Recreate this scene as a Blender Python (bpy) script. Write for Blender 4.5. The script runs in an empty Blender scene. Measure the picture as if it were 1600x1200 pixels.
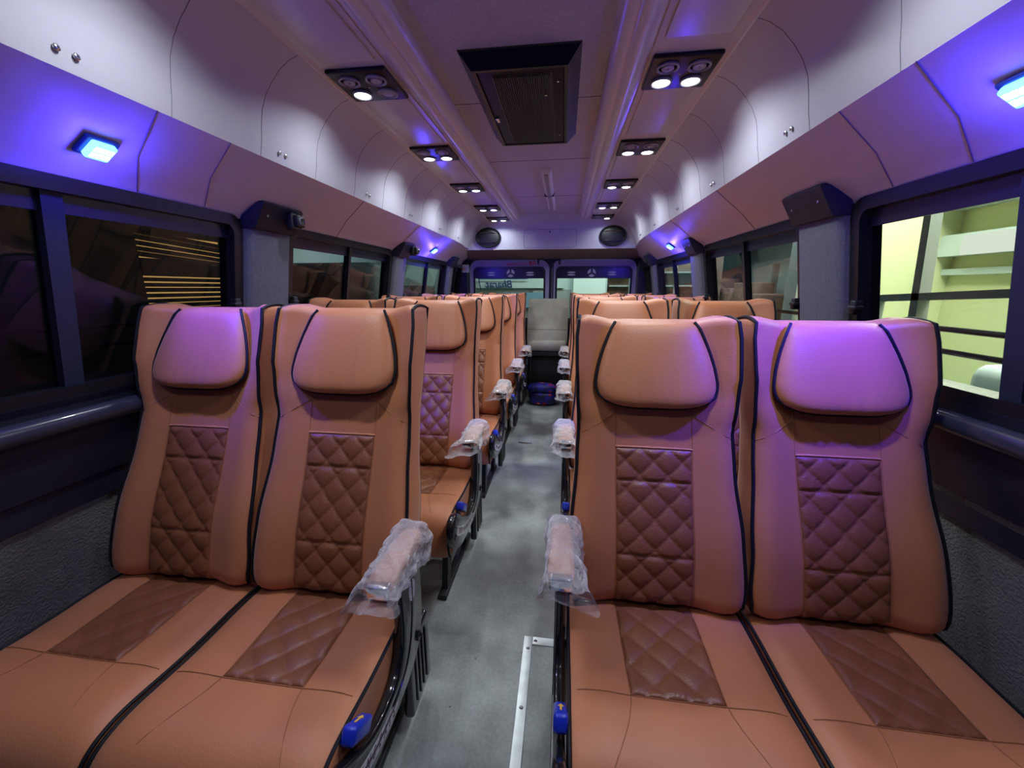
import bpy, math, random
from mathutils import Vector, Matrix, noise
random.seed(7)
PI = math.pi
S = bpy.context.scene
COL = S.collection

# ------------------------------------------------------------------ camera, world, exposure
cam_d = bpy.data.cameras.new('camera')
cam_d.sensor_width = 36.0
cam_d.lens = 610.0 / 1600.0 * 36.0
cam_d.clip_start = 0.02
cam = bpy.data.objects.new('camera', cam_d)
COL.objects.link(cam)
cam.location = (0.17, 0.0, 1.25)
cam.rotation_euler = (math.radians(90 - 13.8), 0.0, math.radians(7.45))
S.camera = cam

w = bpy.data.worlds.new('night')
S.world = w
w.use_nodes = True
w.node_tree.nodes['Background'].inputs['Color'].default_value = (0.010, 0.013, 0.022, 1)
w.node_tree.nodes['Background'].inputs['Strength'].default_value = 1.0
S.view_settings.view_transform = 'Standard'
S.view_settings.look = 'None'
S.view_settings.exposure = 0.0
S.view_settings.gamma = 1.0
S.view_settings.use_curve_mapping = False
try:
    S.cycles.use_denoising = True
    S.cycles.denoiser = 'OPENIMAGEDENOISE'
    S.cycles.max_bounces = 8
    S.cycles.diffuse_bounces = 4
    S.cycles.glossy_bounces = 4
    S.cycles.transparent_max_bounces = 24
    S.cycles.sample_clamp_indirect = 6.0
    S.cycles.caustics_reflective = False
    S.cycles.caustics_refractive = False
except Exception:
    pass

SPOT_W = 2.05      # each white spot
BLUE_BEAM = 34.0 # the blue lamps' forward beam
BLUE_W = 4.4       # each blue lamp
def add_light(name, kind, loc, energy, color, **kw):
    d = bpy.data.lights.new(name, kind)
    d.energy = energy
    d.color = color
    for k, v in kw.items():
        setattr(d, k, v)
    o = bpy.data.objects.new(name, d)
    COL.objects.link(o)
    o.location = loc
    return o
def aim(o, target):
    o.rotation_euler = (Vector(target) - o.location).to_track_quat('-Z', 'Y').to_euler()

# unseen area lights added to brighten the yard outside
l = add_light('yard_light', 'AREA', (0.5, 6.6, 3.4), 120, (0.80, 1.0, 0.92), shape='RECTANGLE', size=3.0, size_y=0.6)
aim(l, (0.2, 9.0, 1.6))
l = add_light('yard_light', 'AREA', (3.1, 7.0, 3.6), 220, (0.78, 0.95, 1.0), shape='RECTANGLE', size=2.0, size_y=0.6)
aim(l, (5.2, 9.0, 1.5))

l = add_light('yard_light', 'AREA', (-2.6, 9.5, 3.6), 160, (0.80, 1.0, 0.95), shape='RECTANGLE', size=2.0, size_y=0.6)
aim(l, (-5.0, 9.5, 1.2))

# ------------------------------------------------------------------ materials
def mat(name, col, rough=0.5, metal=0.0, spec=0.5, bump=None, vary=None, sheen=0.0, coat=0.0, emis=None, estr=0.0):
    m = bpy.data.materials.new(name)
    m.use_nodes = True
    nt = m.node_tree
    b = nt.nodes['Principled BSDF']
    b.inputs['Base Color'].default_value = (*col, 1)
    b.inputs['Roughness'].default_value = rough
    b.inputs['Metallic'].default_value = metal
    b.inputs['Specular IOR Level'].default_value = spec
    b.inputs['Sheen Weight'].default_value = sheen
    b.inputs['Coat Weight'].default_value = coat
    if emis:
        b.inputs['Emission Color'].default_value = (*emis, 1)
        b.inputs['Emission Strength'].default_value = estr
    tc = nt.nodes.new('ShaderNodeTexCoord')
    if vary:
        sc, amt = vary
        n = nt.nodes.new('ShaderNodeTexNoise')
        n.inputs['Scale'].default_value = sc
        n.inputs['Detail'].default_value = 5
        nt.links.new(tc.outputs['Object'], n.inputs['Vector'])
        r = nt.nodes.new('ShaderNodeMapRange')
        r.inputs['From Min'].default_value = 0.3
        r.inputs['From Max'].default_value = 0.7
        r.inputs['To Min'].default_value = 1 - amt
        r.inputs['To Max'].default_value = 1 + amt
        nt.links.new(n.outputs['Fac'], r.inputs['Value'])
        mx = nt.nodes.new('ShaderNodeMix')
        mx.data_type = 'RGBA'
        mx.blend_type = 'MULTIPLY'
        mx.inputs['Factor'].default_value = 1
        mx.inputs['A'].default_value = (*col, 1)
        nt.links.new(r.outputs['Result'], mx.inputs['B'])
        nt.links.new(mx.outputs['Result'], b.inputs['Base Color'])
    if bump:
        sc, st = bump
        n2 = nt.nodes.new('ShaderNodeTexNoise')
        n2.inputs['Scale'].default_value = sc
        n2.inputs['Detail'].default_value = 6
        nt.links.new(tc.outputs['Object'], n2.inputs['Vector'])
        bp = nt.nodes.new('ShaderNodeBump')
        bp.inputs['Strength'].default_value = st
        bp.inputs['Distance'].default_value = 0.01
        nt.links.new(n2.outputs['Fac'], bp.inputs['Height'])
        nt.links.new(bp.outputs['Normal'], b.inputs['Normal'])
    return m

M = {}
M['tan'] = mat('tan_leather', (0.52, 0.185, 0.076), 0.48, bump=(260, 0.10), vary=(3, 0.05), sheen=0.15)
M['quilt'] = mat('quilted_brown_leather', (0.25, 0.085, 0.036), 0.38, bump=(180, 0.15), vary=(6, 0.10))
M['stitch'] = mat('stitch_thread', (0.38, 0.14, 0.06), 0.7)
M['bead'] = mat('bead_leather', (0.62, 0.26, 0.12), 0.4)
M['pipe'] = mat('black_piping', (0.007, 0.007, 0.010), 0.55, spec=0.25)
M['blackgloss'] = mat('glossy_black_plastic', (0.008, 0.009, 0.012), 0.16, coat=0.6)
M['black'] = mat('black_plastic', (0.012, 0.012, 0.016), 0.45, bump=(300, 0.1))
M['rubber'] = mat('window_rubber', (0.010, 0.011, 0.016), 0.30)
M['navy'] = mat('navy_wall_panel', (0.012, 0.014, 0.034), 0.42, bump=(200, 0.08))
M['pillar'] = mat('grey_pillar_cover', (0.13, 0.135, 0.18), 0.75, bump=(420, 0.5), vary=(120, 0.15))
M['cap'] = mat('pillar_cap_plastic', (0.022, 0.026, 0.055), 0.5, spec=0.25)
M['rail'] = mat('dark_rail', (0.035, 0.038, 0.065), 0.22, coat=0.4)
M['carpet'] = mat('grey_side_carpet', (0.150, 0.150, 0.155), 0.95, bump=(150, 0.7), vary=(5, 0.25))
M['vinyl'] = mat('pale_headlining', (0.53, 0.51, 0.60), 0.42, bump=(500, 0.06), vary=(2, 0.03))
M['vinyl2'] = mat('padded_headlining', (0.71, 0.70, 0.80), 0.50, bump=(7, 0.35), vary=(3, 0.04))
M['ceil'] = mat('ceiling_fabric', (0.50, 0.48, 0.58), 0.85, bump=(350, 0.25), vary=(120, 0.10))
M['ceilside'] = mat('glossy_ceiling_panel', (0.58, 0.53, 0.60), 0.30, bump=(4, 0.15))
M['gutter'] = mat('ceiling_rail', (0.66, 0.60, 0.64), 0.28)
M['seam'] = mat('seam_shadow_line', (0.20, 0.17, 0.21), 0.8)  # dark mauve-grey line along panel joints
M['white'] = mat('white_plastic', (0.72, 0.72, 0.74), 0.4)
M['ring'] = mat('grey_ring', (0.33, 0.31, 0.36), 0.35)
M['chrome'] = mat('chrome', (0.75, 0.75, 0.78), 0.15, metal=1.0)
M['alu'] = mat('aluminium_strip', (0.62, 0.66, 0.66), 0.38, metal=0.55, vary=(25, 0.12))
M['bluelever'] = mat('blue_lever', (0.012, 0.035, 0.50), 0.3, coat=0.3)
M['yellow'] = mat('yellow_print', (0.85, 0.50, 0.06), 0.5)
M['stickerw'] = mat('sticker_white', (0.66, 0.64, 0.68), 0.4)
M['maroon'] = mat('maroon_print', (0.14, 0.04, 0.06), 0.5)
M['navyprint'] = mat('navy_print', (0.03, 0.05, 0.16), 0.5)
M['redprint'] = mat('red_print', (0.60, 0.05, 0.03), 0.5)
M['doorpaint'] = mat('door_paint', (0.43, 0.41, 0.50), 0.38)
M['tan_fabric'] = mat('tan_edge_trim', (0.34, 0.27, 0.19), 0.7)
M['khaki'] = mat('khaki_seat_cover', (0.33, 0.31, 0.235), 0.8, bump=(60, 0.3), vary=(7, 0.16))
M['grille'] = mat('black_grille', (0.014, 0.014, 0.018), 0.5)
M['ventframe'] = mat('vent_frame', (0.012, 0.012, 0.016), 0.5, spec=0.2)
M['ventbox'] = mat('vent_housing', (0.006, 0.006, 0.010), 0.35, spec=0.35)
M['armpad'] = mat('armrest_pad', (0.45, 0.19, 0.10), 0.45)
M['sunstrip'] = mat('sun_strip', (0.020, 0.022, 0.060), 0.25)
M['decal'] = mat('pale_decal', (0.62, 0.68, 0.68), 0.5)

def emis(name, col, s):
    m = bpy.data.materials.new(name)
    m.use_nodes = True
    nt = m.node_tree
    nt.nodes.remove(nt.nodes['Principled BSDF'])
    e = nt.nodes.new('ShaderNodeEmission')
    e.inputs['Color'].default_value = (*col, 1)
    e.inputs['Strength'].default_value = s
    nt.links.new(e.outputs[0], nt.nodes['Material Output'].inputs['Surface'])
    return m
M['spotglow'] = emis('spot_glow', (0.93, 1.0, 0.97), 9.0)
M['blueglow'] = emis('blue_glow', (0.16, 0.60, 1.0), 3.2)
M['bluecore'] = emis('blue_core', (0.65, 0.95, 1.0), 6.0)
M['bluebase'] = mat('blue_lamp_base', (0.02, 0.08, 0.75), 0.3)
M['warmglow'] = emis('warm_window_light', (1.0, 0.55, 0.16), 1.1)
M['roomlight'] = emis('room_light', (0.93, 1.0, 0.80), 1.15)
M['tubelight'] = emis('cool_tube_light', (0.85, 1.0, 1.0), 2.0)

def glass_mat(name, tint, f0=0.05, rough=0.0, gain=0.95):
    m = bpy.data.materials.new(name)
    m.use_nodes = True
    nt = m.node_tree
    nt.nodes.remove(nt.nodes['Principled BSDF'])
    tr = nt.nodes.new('ShaderNodeBsdfTransparent')
    tr.inputs['Color'].default_value = (*tint, 1)
    gl = nt.nodes.new('ShaderNodeBsdfGlossy')
    gl.inputs['Roughness'].default_value = rough
    lw = nt.nodes.new('ShaderNodeLayerWeight')
    lw.inputs['Blend'].default_value = 0.5
    p = nt.nodes.new('ShaderNodeMath'); p.operation = 'POWER'; p.inputs[1].default_value = 5.0
    mu = nt.nodes.new('ShaderNodeMath'); mu.operation = 'MULTIPLY_ADD'
    mu.inputs[1].default_value = gain - f0; mu.inputs[2].default_value = f0
    mix = nt.nodes.new('ShaderNodeMixShader')
    nt.links.new(lw.outputs['Facing'], p.inputs[0])
    nt.links.new(p.outputs[0], mu.inputs[0])
    nt.links.new(mu.outputs[0], mix.inputs['Fac'])
    nt.links.new(tr.outputs[0], mix.inputs[1])
    nt.links.new(gl.outputs[0], mix.inputs[2])
    nt.links.new(mix.outputs[0], nt.nodes['Material Output'].inputs['Surface'])
    return m
M['glass'] = glass_mat('side_window_glass', (0.80, 0.83, 0.84), 0.025, gain=0.6)
M['glassdark'] = glass_mat('dark_side_window_glass', (0.60, 0.63, 0.66), 0.03, gain=0.8)

def plastic_wrap():
    m = bpy.data.materials.new('clear_plastic_wrap')
    m.use_nodes = True
    nt = m.node_tree
    b = nt.nodes['Principled BSDF']
    b.inputs['Base Color'].default_value = (0.86, 0.84, 0.90, 1)
    b.inputs['Roughness'].default_value = 0.12
    b.inputs['Specular IOR Level'].default_value = 0.9
    tc = nt.nodes.new('ShaderNodeTexCoord')
    v = nt.nodes.new('ShaderNodeTexVoronoi')
    v.inputs['Scale'].default_value = 38
    n = nt.nodes.new('ShaderNodeTexNoise')
    n.inputs['Scale'].default_value = 30
    n.inputs['Distortion'].default_value = 2.0
    nt.links.new(tc.outputs['Object'], n.inputs['Vector'])
    nt.links.new(tc.outputs['Object'], v.inputs['Vector'])
    ad = nt.nodes.new('ShaderNodeMath'); ad.operation = 'ADD'
    nt.links.new(v.outputs['Distance'], ad.inputs[0])
    nt.links.new(n.outputs['Fac'], ad.inputs[1])
    bp = nt.nodes.new('ShaderNodeBump')
    bp.inputs['Strength'].default_value = 0.8
    bp.inputs['Distance'].default_value = 0.012
    nt.links.new(ad.outputs[0], bp.inputs['Height'])
    nt.links.new(bp.outputs['Normal'], b.inputs['Normal'])
    tr = nt.nodes.new('ShaderNodeBsdfTransparent')
    tr.inputs['Color'].default_value = (0.95, 0.94, 0.97, 1)
    mix = nt.nodes.new('ShaderNodeMixShader')
    lw = nt.nodes.new('ShaderNodeLayerWeight')
    lw.inputs['Blend'].default_value = 0.35
    mr = nt.nodes.new('ShaderNodeMapRange')
    mr.inputs['To Min'].default_value = 0.13
    mr.inputs['To Max'].default_value = 0.85
    nt.links.new(lw.outputs['Facing'], mr.inputs['Value'])
    nt.links.new(mr.outputs['Result'], mix.inputs['Fac'])
    nt.links.new(tr.outputs[0], mix.inputs[1])
    nt.links.new(b.outputs[0], mix.inputs[2])
    nt.links.new(mix.outputs[0], nt.nodes['Material Output'].inputs['Surface'])
    return m
M['wrap'] = plastic_wrap()

def floor_mat():
    m = mat('grey_speckled_floor', (0.245, 0.262, 0.262), 0.50, bump=(300, 0.05))
    nt = m.node_tree
    b = nt.nodes['Principled BSDF']
    tc = nt.nodes.new('ShaderNodeTexCoord')
    n1 = nt.nodes.new('ShaderNodeTexNoise'); n1.inputs['Scale'].default_value = 4; n1.inputs['Detail'].default_value = 6
    n2 = nt.nodes.new('ShaderNodeTexNoise'); n2.inputs['Scale'].default_value = 90
    n3 = nt.nodes.new('ShaderNodeTexVoronoi'); n3.inputs['Scale'].default_value = 14
    for n in (n1, n2, n3):
        nt.links.new(tc.outputs['Object'], n.inputs['Vector'])
    r1 = nt.nodes.new('ShaderNodeValToRGB')
    r1.color_ramp.elements[0].position = 0.32; r1.color_ramp.elements[0].color = (0.20, 0.215, 0.210, 1)
    r1.color_ramp.elements[1].position = 0.62; r1.color_ramp.elements[1].color = (0.42, 0.445, 0.44, 1)
    nt.links.new(n1.outputs['Fac'], r1.inputs['Fac'])
    r3 = nt.nodes.new('ShaderNodeValToRGB')
    r3.color_ramp.elements[0].position = 0.03; r3.color_ramp.elements[0].color = (0.35, 0.35, 0.35, 1)
    r3.color_ramp.elements[1].position = 0.06; r3.color_ramp.elements[1].color = (1, 1, 1, 1)
    nt.links.new(n3.outputs['Distance'], r3.inputs['Fac'])
    r2 = nt.nodes.new('ShaderNodeMapRange')
    r2.inputs['To Min'].default_value = 0.75; r2.inputs['To Max'].default_value = 1.25
    nt.links.new(n2.outputs['Fac'], r2.inputs['Value'])
    a = nt.nodes.new('ShaderNodeMix'); a.data_type = 'RGBA'; a.blend_type = 'MULTIPLY'; a.inputs['Factor'].default_value = 1
    c = nt.nodes.new('ShaderNodeMix'); c.data_type = 'RGBA'; c.blend_type = 'MULTIPLY'; c.inputs['Factor'].default_value = 1
    nt.links.new(r1.outputs['Color'], a.inputs['A'])
    nt.links.new(r2.outputs['Result'], a.inputs['B'])
    nt.links.new(a.outputs['Result'], c.inputs['A'])
    nt.links.new(r3.outputs['Color'], c.inputs['B'])
    nt.links.new(c.outputs['Result'], b.inputs['Base Color'])
    return m
M['floor'] = floor_mat()

def floral():
    m = mat('floral_bag_cloth', (0.02, 0.02, 0.25), 0.5)
    nt = m.node_tree
    b = nt.nodes['Principled BSDF']
    tc = nt.nodes.new('ShaderNodeTexCoord')
    v = nt.nodes.new('ShaderNodeTexVoronoi'); v.inputs['Scale'].default_value = 13
    nt.links.new(tc.outputs['Object'], v.inputs['Vector'])
    r = nt.nodes.new('ShaderNodeValToRGB')
    r.color_ramp.interpolation = 'CONSTANT'
    e = r.color_ramp.elements
    e[0].position = 0; e[0].color = (0.8, 0.8, 0.9, 1)
    e[1].position = 0.12; e[1].color = (0.55, 0.03, 0.04, 1)
    x = e.new(0.33); x.color = (0.02, 0.02, 0.34, 1)
    x = e.new(0.6); x.color = (0.012, 0.012, 0.10, 1)
    nt.links.new(v.outputs['Distance'], r.inputs['Fac'])
    nt.links.new(r.outputs['Color'], b.inputs['Base Color'])
    return m
M['floral'] = floral()

# ------------------------------------------------------------------ mesh helpers
class MB:
    def __init__(self): self.v = []; self.f = []
    def add(self, vs, fs):
        o = len(self.v)
        self.v += [tuple(p) for p in vs]
        self.f += [tuple(i + o for i in f) for f in fs]
        return self
    def box(self, x0, y0, z0, x1, y1, z1):
        vs = [(x, y, z) for z in (z0, z1) for y in (y0, y1) for x in (x0, x1)]
        return self.add(vs, [(0,2,3,1),(4,5,7,6),(0,1,5,4),(2,6,7,3),(0,4,6,2),(1,3,7,5)])
    def rbox(self, x0, y0, z0, x1, y1, z1, r=0.004, seg=3):
        # box with rounded edges in the xy outline and softened top/bottom
        cx, cy = (x0+x1)/2, (y0+y1)/2
        hx, hy = (x1-x0)/2, (y1-y0)/2
        r = min(r, hx*.99, hy*.99, (z1-z0)*.49)
        def ring(ins, z):
            pts = []
            rr = max(r-ins, 1e-4)
            for k, (sx, sy) in enumerate(((1,1),(-1,1),(-1,-1),(1,-1))):
                for j in range(seg+1):
                    a = PI/2*(k + j/seg)
                    pts.append((cx+sx*(hx-r)+rr*math.cos(a), cy+sy*(hy-r)+rr*math.sin(a), z))
            return pts
        rings = []
        for j in range(seg+1):
            a = PI/2*j/seg
            rings.append(ring(r*(1-math.sin(a)), z0 + r*(1-math.cos(a))))
        for j in range(seg, -1, -1):
            a = PI/2*j/seg
            rings.append(ring(r*(1-math.sin(a)), z1 - r*(1-math.cos(a))))
        return self.loft(rings)
    def loft(self, rings, closed=True, caps=True):
        n = len(rings[0]); o = []
        vs = [p for r in rings for p in r]
        fs = []
        for i in range(len(rings)-1):
            for j in range(n if closed else n-1):
                a = i*n + j; b = i*n + (j+1) % n
                fs.append((a, b, b+n, a+n))
        if caps and closed:
            fs.append(tuple(range(n-1, -1, -1)))
            fs.append(tuple(range((len(rings)-1)*n, len(rings)*n)))
        return self.add(vs, fs)
    def tube(self, pts, r, n=8, closed=False, caps=True):
        P = [Vector(p) for p in pts]
        rr = r if isinstance(r, (list, tuple)) else [r]*len(P)
        rings = []
        up = None
        for i, p in enumerate(P):
            if closed: t = P[(i+1) % len(P)] - P[i-1]
            else: t = P[min(i+1, len(P)-1)] - P[max(i-1, 0)]
            if t.length < 1e-9: t = Vector((0,0,1))
            t.normalize()
            if up is None:
                up = Vector((0,0,1)) if abs(t.z) < .9 else Vector((1,0,0))
            a = t.cross(up)
            if a.length < 1e-6: a = t.orthogonal()
            a.normalize(); b = t.cross(a).normalized(); up = -b if False else up
            up = (up - t*up.dot(t))
            if up.length < 1e-6: up = t.orthogonal()
            up.normalize()
            a = t.cross(up).normalized()
            rings.append([tuple(p + (a*math.cos(2*PI*k/n) + up*math.sin(2*PI*k/n))*rr[i]) for k in range(n)])
        if closed: rings.append(rings[0])
        return self.loft(rings, True, caps and not closed)
    def prism(self, poly, a0, a1, axis='y'):
        # poly of (u,v); axis y: (x,z); axis x: (y,z); axis z: (x,y)
        def P(u, v, a):
            return (u, a, v) if axis == 'y' else ((a, u, v) if axis == 'x' else (u, v, a))
        return self.loft([[P(u, v, a0) for u, v in poly], [P(u, v, a1) for u, v in poly]])
    def lathe(self, prof, cx, cy, cz, n=24, axis='z'):
        rings = []
        for r, h in prof:
            ring = []
            for k in range(n):
                a = 2*PI*k/n
                c, s = r*math.cos(a), r*math.sin(a)
                ring.append((cx+c, cy+s, cz+h) if axis == 'z' else ((cx+h, cy+c, cz+s) if axis == 'x' else (cx+c, cy+h, cz+s)))
            rings.append(ring)
        return self.loft(rings)
    def xform(self, fn, start=0):
        self.v = self.v[:start] + [tuple(fn(*p)) for p in self.v[start:]]
        return self

def fix_normals(me):
    import bmesh
    bm = bmesh.new(); bm.from_mesh(me)
    bmesh.ops.recalc_face_normals(bm, faces=bm.faces)
    bm.to_mesh(me); bm.free()
def build(name, mb, material, parent=None, smooth=True, angle=0.6, loc=None):
    me = bpy.data.meshes.new(name)
    me.from_pydata(mb.v, [], mb.f)
    me.update()
    fix_normals(me)
    if smooth:
        for p in me.polygons: p.use_smooth = True
        try: me.set_sharp_from_angle(angle=angle)
        except Exception: pass
    me.materials.append(M[material] if isinstance(material, str) else material)
    o = bpy.data.objects.new(name, me)
    COL.objects.link(o)
    if parent: o.parent = parent
    if loc: o.location = loc
    return o
def empty(name, loc=(0,0,0)):
    o = bpy.data.objects.new(name, None)
    o.empty_display_size = 0.05
    COL.objects.link(o); o.location = loc
    return o
def tag(o, label, cat, group=None, kind=None):
    o['label'] = label; o['category'] = cat
    if group: o['group'] = group
    if kind: o['kind'] = kind
    return o
def struct(o, label=None):
    o['kind'] = 'structure'
    if label: o['label'] = label
    return o
KIDS = {}
def dup(o, parent=None):
    c = o.copy(); COL.objects.link(c)
    c.parent = parent
    if parent: c.matrix_parent_inverse = o.matrix_parent_inverse.copy()
    for ch in list(o.children): dup(ch, c)
    return c
def text_mb(s, size, depth, align='CENTER', shear=0.0, bold=0.0, spacing=1.0):
    cu = bpy.data.curves.new('lettering', 'FONT')
    cu.body = s; cu.size = size; cu.extrude = depth; cu.align_x = align; cu.align_y = 'CENTER'
    cu.shear = shear; cu.offset = bold; cu.resolution_u = 3; cu.space_character = spacing
    o = bpy.data.objects.new('lettering', cu)
    COL.objects.link(o)
    dg = bpy.context.evaluated_depsgraph_get(); dg.update()
    me = bpy.data.meshes.new_from_object(o.evaluated_get(dg))
    mb = MB(); mb.add([v.co[:] for v in me.vertices], [tuple(p.vertices) for p in me.polygons])
    bpy.data.objects.remove(o); bpy.data.curves.remove(cu); bpy.data.meshes.remove(me)
    return mb
def lerp_tab(tab, x):
    if x <= tab[0][0]: return tab[0][1]
    for (a, b), (c, d) in zip(tab, tab[1:]):
        if x <= c:
            t = (x-a)/(c-a)
            return b + (d-b)*t
    return tab[-1][1]
def sm(tab, x):
    # smooth interpolation
    if x <= tab[0][0]: return tab[0][1]
    for (a, b), (c, d) in zip(tab, tab[1:]):
        if x <= c:
            t = (x-a)/(c-a); t = t*t*(3-2*t)
            return b + (d-b)*t
    return tab[-1][1]
def clamp(x, a=0., b=1.): return max(a, min(b, x))
def rrect(x0, y0, x1, y1, r, n=6):
    pts = []
    for k, (cx, cy) in enumerate(((x1-r, y1-r), (x0+r, y1-r), (x0+r, y0+r), (x1-r, y0+r))):
        for j in range(n+1):
            a = PI/2*(k + j/n)
            pts.append((cx + r*math.cos(a), cy + r*math.sin(a)))
    return pts
def ring_solid(mb, outer, inner, P, d0, d1):
    # frame between two outlines with equal point counts; P(u,v,d) -> xyz
    n = len(outer)
    A = [P(u, v, d0) for u, v in outer]; B = [P(u, v, d1) for u, v in outer]
    C = [P(u, v, d1) for u, v in inner]; D = [P(u, v, d0) for u, v in inner]
    vs = A + B + C + D
    fs = []
    for i in range(n):
        j = (i+1) % n
        for k in range(4):
            a = k*n; b = ((k+1) % 4)*n
            fs.append((a+i, a+j, b+j, b+i))
    mb.add(vs, fs)
    return mb

# ------------------------------------------------------------------ shell of the minibus
Y0, Y1 = -1.3, 4.85
def xw(z):            # inner half width of the body at height z
    return 1.05 + 0.17*(1.51-z) if z > 0.65 else 1.1962 + 0.09*(0.65-z)
COVE = [(0.635,1.930),(0.672,1.917),(0.708,1.895),(0.740,1.862),(0.766,1.828),(0.784,1.790),(0.793,1.750),(0.800,1.705),(0.810,1.662)]
def flare(y):
    return 0.085*clamp((y-3.6)/0.75)**1.6
YS = [Y0, 0.4, 1.2, 2.0, 2.8, 3.6, 3.8, 4.0, 4.15, 4.36]
YCEIL = 4.17

fl = MB(); fl.box(-1.34, Y0, -0.06, 1.34, Y1+0.05, 0.0)
struct(build('floor', fl, 'floor', smooth=False), 'grey speckled vinyl floor of the minibus aisle')

# ceiling: centre panel with seams, side bands, rails
ce = MB(); ce.box(-0.30, Y0, 1.955, 0.30, YCEIL, 2.02)
ceil = struct(build('ceiling', ce, 'ceil', smooth=False), 'mauve fabric ceiling panel between the two rails')
sm_ = MB()
for y in (0.55, 1.72, 2.45, 3.35):
    sm_.box(-0.285, y, 1.9535, 0.285, y+0.003, 1.9555)
build('seam', sm_, 'seam', ceil, smooth=False)
ti = 1
for s in (-1, 1):
    rp = [(0.283,1.960),(0.286,1.945),(0.302,1.922),(0.322,1.916),(0.334,1.918),(0.342,1.910),(0.356,1.906),(0.370,1.911),(0.380,1.928),(0.405,1.934),(0.41,1.99),(0.283,1.99)]
    r = MB(); r.prism([(s*x, z) for x, z in rp], Y0, YCEIL-0.03)
    rail = struct(build('trim_%d' % ti, r, 'gutter', angle=0.9), 'pale moulded rail along the %s side of the ceiling panel' % ('left' if s < 0 else 'right')); ti += 1
    b = MB(); b.prism([(s*0.405,1.930),(s*0.637,1.930),(s*0.637,1.99),(s*0.405,1.99)], Y0, 4.33)
    side = struct(build('trim_%d' % ti, b, 'ceilside', smooth=False), 'glossy pale ceiling band carrying the %s row of spotlights' % ('left' if s < 0 else 'right')); ti += 1
    e = MB(); e.prism([(s*0.622,1.9305),(s*0.634,1.9245),(s*0.642,1.926),(s*0.642,1.94),(s*0.622,1.94)], Y0, 4.33)
    build('edge_bead', e, 'gutter', side)
    pn = MB()
    for k in range(5):
        yy = 0.87 + 0.71*k
        # shallow raised hatch between spotlight housings
        pn.rbox(min(s*0.425, s*0.60), yy, 1.926, max(s*0.425, s*0.60), yy+0.46, 1.931, 0.02)
    build('hatch_panel', pn, 'ceilside', side)
    # cove
    rings = []
    for y in YS:
        f = flare(y)
        inner = [(s*(x + f*clamp((1.95-z)/0.28)), y, z) for x, z in COVE]
        outer = [(s*(x + 0.06 + f), y, z + 0.03) for x, z in reversed(COVE)]
        rings.append(inner + outer)
    cv = MB(); cv.loft(rings)
    cove = struct(build('trim_%d' % ti, cv, 'vinyl', angle=0.8), 'pale curved headlining above the %s windows' % ('left' if s < 0 else 'right')); ti += 1
    seams = MB()
    for y in (0.98, 1.275, 1.56, 1.85, 2.14, 2.43, 2.72, 3.01, 3.30, 3.59):
        seams.tube([(s*(x-0.0001), y, z-0.0001) for x, z in COVE], 0.0009, 5)
    build('seam', seams, 'seam', cove)
    scr = MB()
    k0 = 0
    for y in (0.752, 1.355, 1.96, 2.51, 3.1, 3.65):
        for dy in (0, 0.032):
            z = 1.694
            x = s*(lerp_tab([(1.662,0.810),(1.705,0.800),(1.75,0.793)], z) + flare(y) - 0.002)
            q = MB(); q.lathe([(0.0001,0),(0.004,0.0004),(0.0062,0.002),(0.0062,0.004),(0.004,0.0055),(0.0001,0.006)], 0, 0, 0, 14, 'x')
            q.xform(lambda a, b_, c: (x - s*a + s*0.002, y+dy+b_, z+c))
            build('dome_screw', q, 'chrome', cove)
    # leaning padded panel under the cove
    rings = []
    for y in YS[:-1] + [4.70]:
        f = flare(min(y, 4.36))
        rings.append([(s*(0.810+f), y, 1.664), (s*(0.870+f*0.9), y, 1.625), (s*(0.935+f*.7), y, 1.581), (s*(1.000+f*.4), y, 1.541), (s*(1.038+f*.2), y, 1.516), (s*(1.045+f*.1), y, 1.503),
                      (s*1.10, y, 1.503), (s*1.10, y, 1.60), (s*(0.90+f), y, 1.70)])
    lp = MB(); lp.loft(rings)
    lean = struct(build('trim_%d' % ti, lp, 'vinyl2', angle=0.8), 'pale padded headlining strip just above the %s windows' % ('left' if s < 0 else 'right')); ti += 1
    sl = MB()
    for y in (0.975, 1.19, 1.98, 2.75, 3.4):
        sl.tube([(s*(0.8095), y-0.03, 1.663), (s*0.9345, y+0.01, 1.5805), (s*1.0375, y+0.08, 1.5155)], 0.0012, 5)
    build('seam', sl, 'seam', lean)
    # lower wall: carpet, navy panel, rail, sill
    nm = 'left' if s < 0 else 'right'
    wl = MB(); wl.prism([(s*xw(0.0), 0), (s*xw(.35), .35), (s*xw(0.65), 0.65), (s*xw(0.95), 0.95), (s*1.30, 0.95), (s*1.34, 0)], Y0, Y1)
    wall = struct(build('wall_'+nm, wl, 'carpet', smooth=False), 'grey carpeted lower wall on the %s side' % nm)
    dz = 0.0 if s < 0 else 0.024
    npl = MB(); npl.prism([(s*(xw(.65)-0.012), 0.648+dz), (s*(xw(.70)-0.004), 0.716+dz), (s*(xw(.72)-0.014), 0.722+dz), (s*(xw(.88)-0.014), 0.88), (s*(xw(.93)-0.010), 0.945), (s*(xw(.965)-0.018), 0.966+dz*.6), (s*1.33, 0.966+dz*.6), (s*1.33, 0.952), (s*1.20, 0.950), (s*1.21, 0.648+dz)], Y0, Y1-0.02)
    struct(build('trim_%d' % ti, npl, 'navy', angle=0.3), 'dark navy plastic panel below the %s windows' % nm); ti += 1
    rl = MB()
    prof = []
    cx, cz = xw(0.905)-0.022, 0.905+dz*0.9
    for k in range(16):
        a = 2*PI*k/16
        prof.append((s*(cx + 0.024*math.cos(a)), cz + 0.027*math.sin(a)))
    rl.prism(prof, Y0, 4.72)
    struct(build('trim_%d' % ti, rl, 'rail'), 'glossy dark rail running under the %s windows' % nm); ti += 1

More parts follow.
